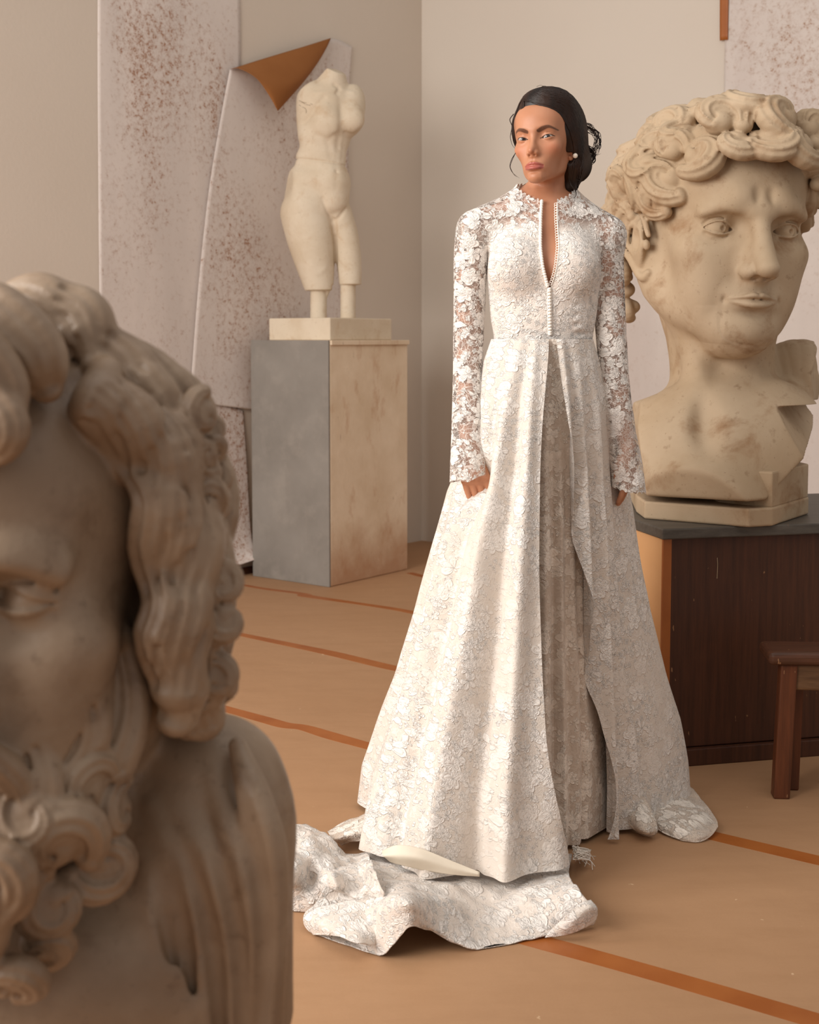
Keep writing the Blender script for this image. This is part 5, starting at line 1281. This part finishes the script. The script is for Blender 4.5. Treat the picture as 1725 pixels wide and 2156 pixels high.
t_ = np.clip((-z - .005) / .09, 0, 1) * np.clip((.17 + z) / .05, 0, 1) * np.clip((.03 - L_[:, 1]) / .04, 0, 1); t0_ = np.clip((.055 - z) / .04, 0, 1) * np.clip((.17 + z) / .05, 0, 1) * np.clip((.07 - L_[:, 1]) / .05, 0, 1); ax_ = np.abs(L_[:, 0]); L_[:, 0] = np.sign(L_[:, 0]) * np.where(ax_ > .022, .022 + (ax_ - .022) * (1 - .16 * t0_ - .14 * t_), ax_); v = L_ @ Mf[:3, :3].T + Mf[:3, 3]
bp = [atz(1340, 1080, CZ), atz(1357, 1093, CZ), atz(1577, 1111, CZ), atz(1628, 1108, CZ), atz(1703, 1083, CZ)]; bp = [q[:2] for q in bp]
bp += [bp[4] + [-.03, .34], bp[0] + [.04, .36]]
ku = empty('plaster_bust', (float(np.mean([q[0] for q in bp])), float(np.mean([q[1] for q in bp])), CZ)); tag(ku, 'colossal cream plaster head of a curly-haired youth on the charcoal-topped cabinet', 'statue')
mesh_obj('bust', v, f, M['cream'], ku)
bb = [bp[0], bp[1], bp[2], bp[3], bp[4], bp[5], bp[6]]
vv, ff = prism(bb, CZ + .0005, CZ + .052); o = mesh_obj('base_slab', vv, ff, M['cream'], ku, smooth=False); bevel_mod(o, .006, 3)
ins = lambda p, a: np.array(p) + (np.array([ku.location[0], ku.location[1]]) - p) * a
vv, ff = prism([np.array(bp[2]) + [.03, .06], ins(bp[3], .02), ins(bp[4], .01), ins(bp[5], .05), np.array([bp[2][0] - .05, bp[5][1]]), np.array([bp[2][0] - .05, bp[2][1] + .15])], CZ + .05, CZ + .15); o = mesh_obj('rear_support', vv, ff, M['cream'], ku, smooth=False); bevel_mod(o, .005, 2)

# ---------------------------------------------------------------- bearded bust close to the camera
GY = 1.42; GS = 2.16
GC = at(34, 1188, GY); GM = Matrix.Translation(Vector([float(q) for q in GC])) @ Rmat(-4, 2, 0) @ Matrix.Scale(GS, 4)
gx = lambda a: float(at(a, 1000, GY)[0]); gz = lambda a: float(at(100, a, GY)[2]); vg = .0023 * VX
G = Sculpt(axis((gx(-560), gx(-60), .006), (gx(-60), gx(640), vg)), axis((1.10, 1.72, vg * 1.15)), axis((.40, .52, .006), (.52, gz(560), vg)))
GP = lambda px, py, d=0.0: at(px, py, GY + d)
def both(fn, *a):
    fn(1, *a); fn(-1, *a)
mir = lambda px, q: px if q == 1 else 68 - px
# chest, shoulders
G.ell(GP(34, 2150, .06), (.27, .15, .26), .05)
for q in (1, -1):
    G.ell(GP(mir(150, q), 2100, -.05), (.11, .07, .10), .06)
    G.chain([GP(34, 1720, .10), GP(mir(300, q), 1760, .08), GP(mir(450, q), 1710, .06)], [.10, .10, .075], .06, 8)
    G.chain([GP(mir(478, q), 1640, .07), GP(mir(500, q), 1760, .06), GP(mir(494, q), 1950, .06), GP(mir(450, q), 2200, .06)], [.050, .062, .066, .085], .05, 14)
    G.chain([GP(mir(440, q), 1640, .05), GP(mir(400, q), 1900, .02), GP(mir(380, q), 2250, .02)], [.07, .09, .12], .04, 12)
G.chain([tuple(GM @ Vector((0, .02, -.06))), GP(34, 1800, .09)], [.060 * GS, .15], .05)
# drapery over the left shoulder (right in the picture)
for pts in ([(500, 1570), (540, 1700), (562, 1850), (540, 2200)], [(455, 1640), (500, 1800), (530, 1960), (520, 2220)], [(380, 1690), (440, 1820), (480, 1990), (500, 2240)], [(330, 1700), (390, 1860), (420, 2010), (445, 2250)], [(315, 1740), (355, 1900), (380, 2050), (400, 2250)], [(312, 1760), (335, 1900), (352, 2050), (358, 2250)]):
    P = [GP(a, b, -.045 - .0 * i) for i, (a, b) in enumerate(pts)]
    P[0] = GP(pts[0][0], pts[0][1], -.01); G.chain(P, [.010, .020, .024, .028], .012, 18)
for pts in ([(480, 1620), (535, 1780), (556, 1960), (540, 2200)], [(420, 1680), (468, 1820), (505, 2000), (512, 2240)], [(352, 1710), (412, 1850), (452, 2010), (470, 2250)], [(322, 1730), (372, 1890), (400, 2040), (422, 2250)], [(310, 1770), (343, 1900), (366, 2050), (378, 2250)]):
    G.stroke([GP(a, b, -.065) for a, b in pts], .009, -.016, 18)
G.frame(GM, GS)
head_base(G, False, 1.6); head_nose(G, False, 1.25)
G.ell((0, -.070, -.070), (.030, .020, .022), .02)
head_eyes(G, True, False, .0024, .55, -.12)
for q in (-1, 1):
    G.stroke([(q * .008, -.096, .022), (q * .028, -.096, .020), (q * .050, -.080, .010)], .0065, .006, 9); G.brush((q * .020, -.09, .004), (.010, .02, .008), -.006); G.brush((q * .030, -.085, -.014), (.012, .015, .006), -.003)
for z in (.036, .050): G.stroke([(-.04, -.088, z), (-.015, -.098, z + .003), (.015, -.098, z + .003), (.04, -.088, z)], .0035, -.0022, 12)
G.ell((0, -.098, -.070), (.022, .016, .0075), .003, 'sub')                                # open mouth
G.chain([(-.018, -.088, -.080), (0, -.094, -.083), (.018, -.088, -.080)], [.003, .0055, .003], .004, 8)
G.ell((0, .022, .044), (.080, .098, .084), .008)
for q in (1, -1):
    m = lambda *p: tuple((q * a[0], a[1], a[2]) for a in p)
    # moustache and cheeks
    lock(G, m((.003, -.104, -.056), (.018, -.100, -.062), (.030, -.088, -.080), (.028, -.082, -.098)), [.005, .008, .008, .003], .003, 3)
    lock(G, m((.044, -.058, -.040), (.052, -.056, -.062), (.044, -.062, -.085), (.040, -.058, -.105)), [.006, .012, .012, .006], .004, 3)
    lock(G, m((.060, -.030, -.030), (.064, -.034, -.060), (.058, -.044, -.085), (.050, -.046, -.112)), [.008, .012, .013, .006], .004, 3)
    lock(G, m((.034, -.078, -.064), (.040, -.080, -.084), (.034, -.078, -.104)), [.004, .009, .008], .003, 2)
    for c, R, sp, n in (((.020, -.098, -.112), .017, 1.0, (0.2, -1, -.1)), ((.042, -.076, -.110), .016, 2.8, (.5, -1, 0)), ((.018, -.096, -.140), .0165, 4.0, (.1, -1, -.2)), ((.052, -.052, -.128), .014, .5, (.9, -.8, 0)), ((.038, -.070, -.138), .014, 5.2, (.5, -1, -.2)), ((.024, -.088, -.166), .0125, 2.0, (.1, -1, -.4)), ((.050, -.060, -.090), .013, 3.6, (.8, -.9, 0)), ((.034, -.086, -.092), .0125, 5.6, (.3, -1, .1)), ((.030, -.070, -.160), .012, 1.5, (.5, -.8, -.4)), ((.058, -.044, -.106), .012, 4.4, (1, -.6, 0))):
        comma(G, np.array([q * c[0], c[1], c[2]]), (q * n[0], n[1], n[2]), R * 1.1, sp, q, .003, 1.5)
    lock(G, m((.012, -.100, -.098), (.026, -.106, -.116), (.020, -.104, -.140), (.010, -.098, -.158), (.022, -.094, -.172)), [.005, .009, .010, .008, .004], .003, 3)
# hair over the brow and the crown
for P, r in ((((-.010, -.060, .118), (.010, -.085, .112), (.026, -.088, .096), (.034, -.090, .082)), (.014, .018, .015, .006)),
             (((.0, -.04, .125), (-.022, -.075, .118), (-.026, -.090, .097), (-.018, -.096, .082)), (.014, .018, .015, .006)),
             (((.004, -.090, .100), (.010, -.104, .086), (.000, -.102, .078), (-.008, -.098, .072)), (.011, .012, .009, .004)),
             (((.022, -.092, .092), (.034, -.098, .080), (.030, -.096, .070), (.018, -.094, .066)), (.009, .011, .008, .003)),
             (((.000, -.03, .122), (.016, -.060, .122), (.034, -.064, .108), (.040, -.062, .094)), (.014, .018, .016, .008)),
             (((-.04, -.06, .100), (-.056, -.066, .08), (-.06, -.056, .05), (-.07, -.04, .03)), (.014, .018, .016, .010))):
    lock(G, P, r, .004, 4)
# long wavy locks falling beside the face (picture side first, mirrored after)
def loc(px, py, d): return tuple((GM.inverted() @ Vector([float(q) for q in GP(px, py, d)])))
LK = [([(170, 745, -.02), (260, 778, -.02), (345, 850, .0), (395, 930, .02), (425, 1030, .02)], [.012, .017, .017, .015, .010]),
      ([(190, 770, .04), (290, 850, .05), (360, 950, .06), (385, 1080, .07), (388, 1260, .07), (375, 1450, .06)], [.018, .022, .022, .022, .020, .014])]
In = catmull([(165, 835), (235, 900), (300, 1000), (338, 1120), (352, 1260), (362, 1400), (385, 1540)], 30); Ou = catmull([(200, 742), (290, 752), (360, 815), (405, 880), (428, 980), (438, 1100), (442, 1240), (436, 1390), (405, 1550)], 30)
rl = random.Random(8)
for j in range(11):
    s_ = j / 10; ph = rl.uniform(0, 6.28); C_ = In * (1 - s_) + Ou * s_; n_ = 26 + rl.randrange(4); P_ = []
    for i in range(2, n_):
        t = i / 29; wv = (5 + 15 * t) * math.sin(ph + 2.2 * t * 6.28 * (1 + .6 * t)); P_.append((C_[i][0] + wv, C_[i][1], -.115 + .12 * s_ + .03 * t + .010 * math.cos(ph + t * 19) - .03 * math.sin(math.pi * s_)))
    LK.append((P_[::2], [(.0085 + .0045 * math.sin(2.6 * q_) + .0018 * math.sin(ph + 9 * q_)) for q_ in np.linspace(.1, 1, len(P_[::2]))]))
for (x0, y0, x1, y1, x2, y2) in ((10, 660, 90, 640, 165, 700), (0, 700, 60, 655, 140, 700), (90, 650, 170, 670, 200, 760), (150, 740, 240, 760, 320, 850), (120, 760, 200, 800, 250, 890)):
    LK.append(([(x0, y0, -.03), (x1, y1, -.04), (x2, y2, -.06)], [.010, .015, .010]))
for pts, r in LK:
    P = [loc(*p) for p in pts]
    for q in (1, -1): lock(G, [(q * (a[0]), a[1], a[2]) for a in P], r, .0035, 4, 26, .17)
rg = random.Random(4)
for i in range(60):   # small tips that break the outline
    t = rg.random(); y = 860 + 660 * t; x = np.interp(y, [860, 930, 1080, 1200, 1300, 1400, 1500], [440, 452, 468, 470, 472, 466, 448]) + rg.uniform(-70, -6); d = rg.uniform(-.05, .0)
    c = np.array(loc(x, y, d)); comma(G, c, (.7, -1, 0), rg.uniform(.006, .011), rg.uniform(0, 6.28), rg.choice((1, -1)), .002)
G.frame(Matrix.Identity(4), 1.0)
G.plane((0, 0, .415), (0, 0, -1), .004)
v, f = G.nets(1)
gb = empty('plaster_bust', (float(GC[0]), GY + .06, .41)); tag(gb, 'large grey-brown bust of a bearded long-haired man with shoulder drapery, nearest the camera', 'statue')
mesh_obj('bust', v, f, M['beard'], gb)
pb = empty('pedestal', (float(GC[0]), GY + .06, 0)); tag(pb, 'low plain block under the bearded bust, below the lower left edge', 'plinth')
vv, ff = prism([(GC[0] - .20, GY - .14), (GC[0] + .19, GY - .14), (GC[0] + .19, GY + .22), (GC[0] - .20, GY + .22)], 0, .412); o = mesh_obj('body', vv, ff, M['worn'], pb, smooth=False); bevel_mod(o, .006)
